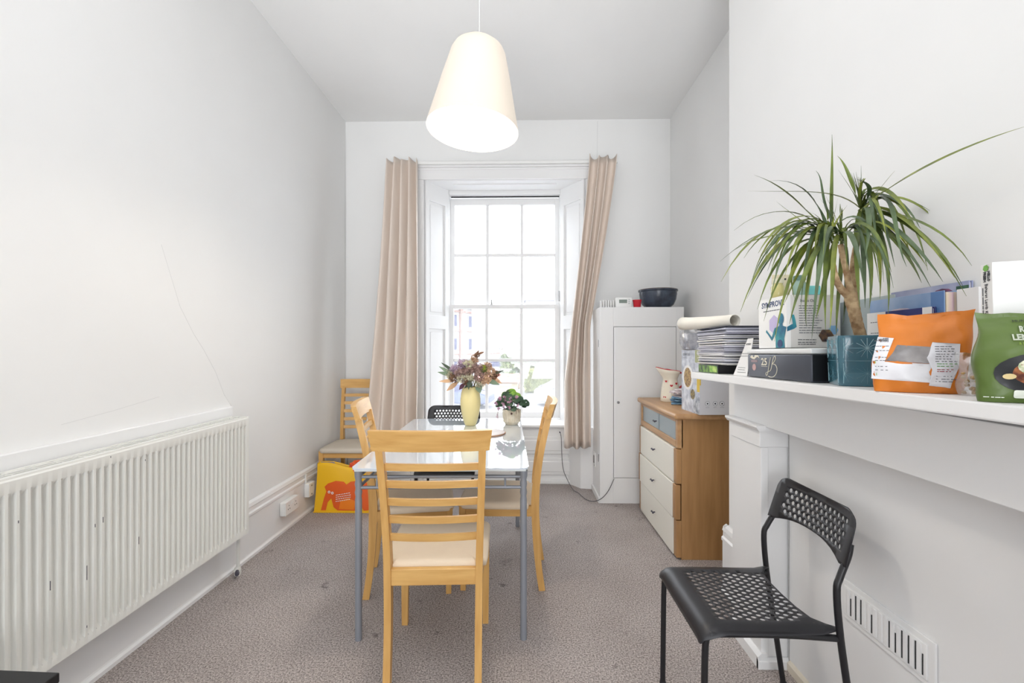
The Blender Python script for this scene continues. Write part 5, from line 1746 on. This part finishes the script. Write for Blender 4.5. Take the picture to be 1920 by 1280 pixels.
for fl_, z0 in enumerate((-.3, 2.9, 5.6)):
    if z0 > 0: bx('band', BRK, bl, -6, 62, -.08, 0, z0 - .5, z0 - .35)
    for k in range(13):
        x = -4 + k * 5.0
        zz = max(z0, .6)
        f_ = obj('window', box(NB(), x, x + 2.7, -.12, 0, zz, z0 + 1.5 if z0 > 0 else 1.9), WFR, bl)
        z9 = (z0 + 1.5 if z0 > 0 else 1.9) - .1
        bx('pane', WGL, f_, x + .1, x + 1.3, -.14, -.11, zz + .1, z9)
        bx('pane', WGL, f_, x + 1.4, x + 2.6, -.14, -.11, zz + .1, z9)
bl2 = thing('tower_block', 'faint taller building rising behind the apartment block roof', 'building', (5.2, 150, GZ))
bx('wall', CONC, bl2, -3.5, 9, 0, 8, 0, 18.6)
bx('roof_slab', mat('grey_slab', (112, 112, 128), .8), bl2, -4, 9.4, -.5, 8.4, 18.6, 19.2)
for k in range(3):
    f_ = bx('window', WGL, bl2, -2.5 + k * 3.6, -.2 + k * 3.6, -.1, .02, 15.4, 17.3)

def tree(x, y, r_, h, tr, m, label, seed, nl=1500):
    t = thing('tree', label, 'tree', (x, y, GZ))
    rnd = random.Random(seed)
    bm = NB(); tube(bm, spline([(0, 0, 0), (.1, 0, tr * .6), (0, 0, h - r_)], 4), [.16 - .008 * k for k in range(9)], 8)
    for k in range(6):
        a = k * 1.05
        tube(bm, spline([(0, 0, tr), (r_ * .4 * cos(a), r_ * .4 * sin(a), tr + r_ * .5), (r_ * .7 * cos(a), r_ * .7 * sin(a), h - r_ * .9)], 3), .05, 6)
    obj('trunk', bm, mat('tree_bark', (120, 104, 84), .9), t)
    bm = NB()
    blobs = [(rnd.uniform(-.55, .55) * r_, rnd.uniform(-.55, .55) * r_, h - r_ + rnd.uniform(-.7, .6) * r_, rnd.uniform(.35, .55) * r_) for _ in range(14)]
    for k in range(nl):
        bx_, by_, bz_, br = rnd.choice(blobs)
        v = Vector((rnd.gauss(0, 1), rnd.gauss(0, 1), rnd.gauss(0, 1))).normalized() * br * rnd.uniform(.5, 1)
        floret(bm, (bx_ + v.x, by_ + v.y, bz_ + v.z), .13, rnd)
    o = obj('foliage', bm, m, t); o['kind'] = 'stuff'
TG = mat('sunny_foliage', (128, 138, 96), .8, rgb2=(88, 102, 66), vscale=2); TG2 = mat('pale_foliage', (146, 148, 106), .8, rgb2=(108, 114, 74), vscale=2)
tree(-.1, 36, 2.3, 5.7, 1.3, TG, 'bushy green street tree seen through the middle panes', 1, 3000)
tree(2.6, 40, 1.9, 3.6, .8, TG2, 'low pale yellow green tree right of the street tree', 2, 2200)
def hedge(x0, x1, y, h, label, seed):
    t = thing('hedge', label, 'hedge', ((x0 + x1) / 2, y, GZ)); rnd = random.Random(seed)
    bm = NB(); w = (x1 - x0) / 2
    box(bm, -w, w, -.4, .4, 0, h * .9, .1)
    obj('hedge_core', bm, mat('hedge_core', (110, 116, 80), .9), t)
    bm = NB()
    for k in range(1600): floret(bm, (rnd.uniform(-w, w), rnd.uniform(-.6, .6), rnd.uniform(.05, h)), .10, rnd)
    o = obj('hedge_leaves', bm, TG2, t); o['kind'] = 'stuff'
hedge(.3, 4.2, 33, 1.75, 'pale clipped hedge behind the white car outside', 5)
sh = thing('garden_shed', 'low outbuilding with a red roof outside left of the hedge', 'shed', (-1.2, 30.5, GZ))
bx('wall', mat('cream_wall', (165, 150, 126), .9), sh, -1.5, 1.0, -1, 1, 0, 1.05)
bm = NB(); extrude_profile(bm, [(-1.3, 1.05), (1.3, 1.05), (0, 1.55)], 0, -1.7, 1.2)
obj('roof', bm, mat('red_tile', (150, 84, 74), .8), sh)
bx('door', WFR, sh, -.9, -.2, -1.04, -1, 0, .95)
def car(x, y, rz, m, label):
    t = thing('car', label, 'car', (x, y, GZ), rz)
    bm = NB()
    prof = [(-2.1, .28), (2.1, .28), (2.15, .55), (2.05, .78), (1.2, .92), (.55, 1.42), (-.95, 1.45), (-1.75, .98), (-2.1, .90), (-2.15, .55)]
    extrude_profile(bm, [(a, b) for a, b in prof], 1, -.85, .85)
    # profile is x,z extruded along y
    bmesh.ops.bevel(bm, geom=bm.edges[:], offset=.07, segments=3, affect='EDGES')
    obj('body', bm, m, t, smooth=40)
    for s in (-1, 1):
        bm = NB(); vsx = [(1.05, .95), (.5, 1.35), (-.9, 1.38), (-1.5, 1.0)]
        hexa(bm, [(a, s * .845, b) for a, b in vsx], [(a, s * .862, b) for a, b in vsx])
        obj('side_window', bm, WGL, t)
        for xx in (-1.3, 1.3):
            bm = NB(); tube(bm, [(xx, s * .70, .32), (xx, s * .88, .32)], .32, 20)
            w_ = obj('wheel', bm, BLKM, t, smooth=40)
            bm = NB(); tube(bm, [(xx, s * .87, .32), (xx, s * .895, .32)], .18, 12)
            obj('wheel_trim', bm, STEEL, w_, smooth=40)
    bm = NB(); hexa(bm, [(1.22, -.7, .93), (1.22, .7, .93), (.60, .6, 1.39), (.60, -.6, 1.39)], [(1.25, -.7, .95), (1.25, .7, .95), (.63, .6, 1.41), (.63, -.6, 1.41)])
    obj('windscreen', bm, WGL, t)
car(3.05, 26.3, radians(12), mat('white_car_paint', (150, 154, 164), .3), 'white car parked outside at the right of the window')
car(-3.7, 25.2, radians(-8), mat('blue_grey_car_paint', (84, 92, 118), .3), 'blue grey car parked outside behind the vase')
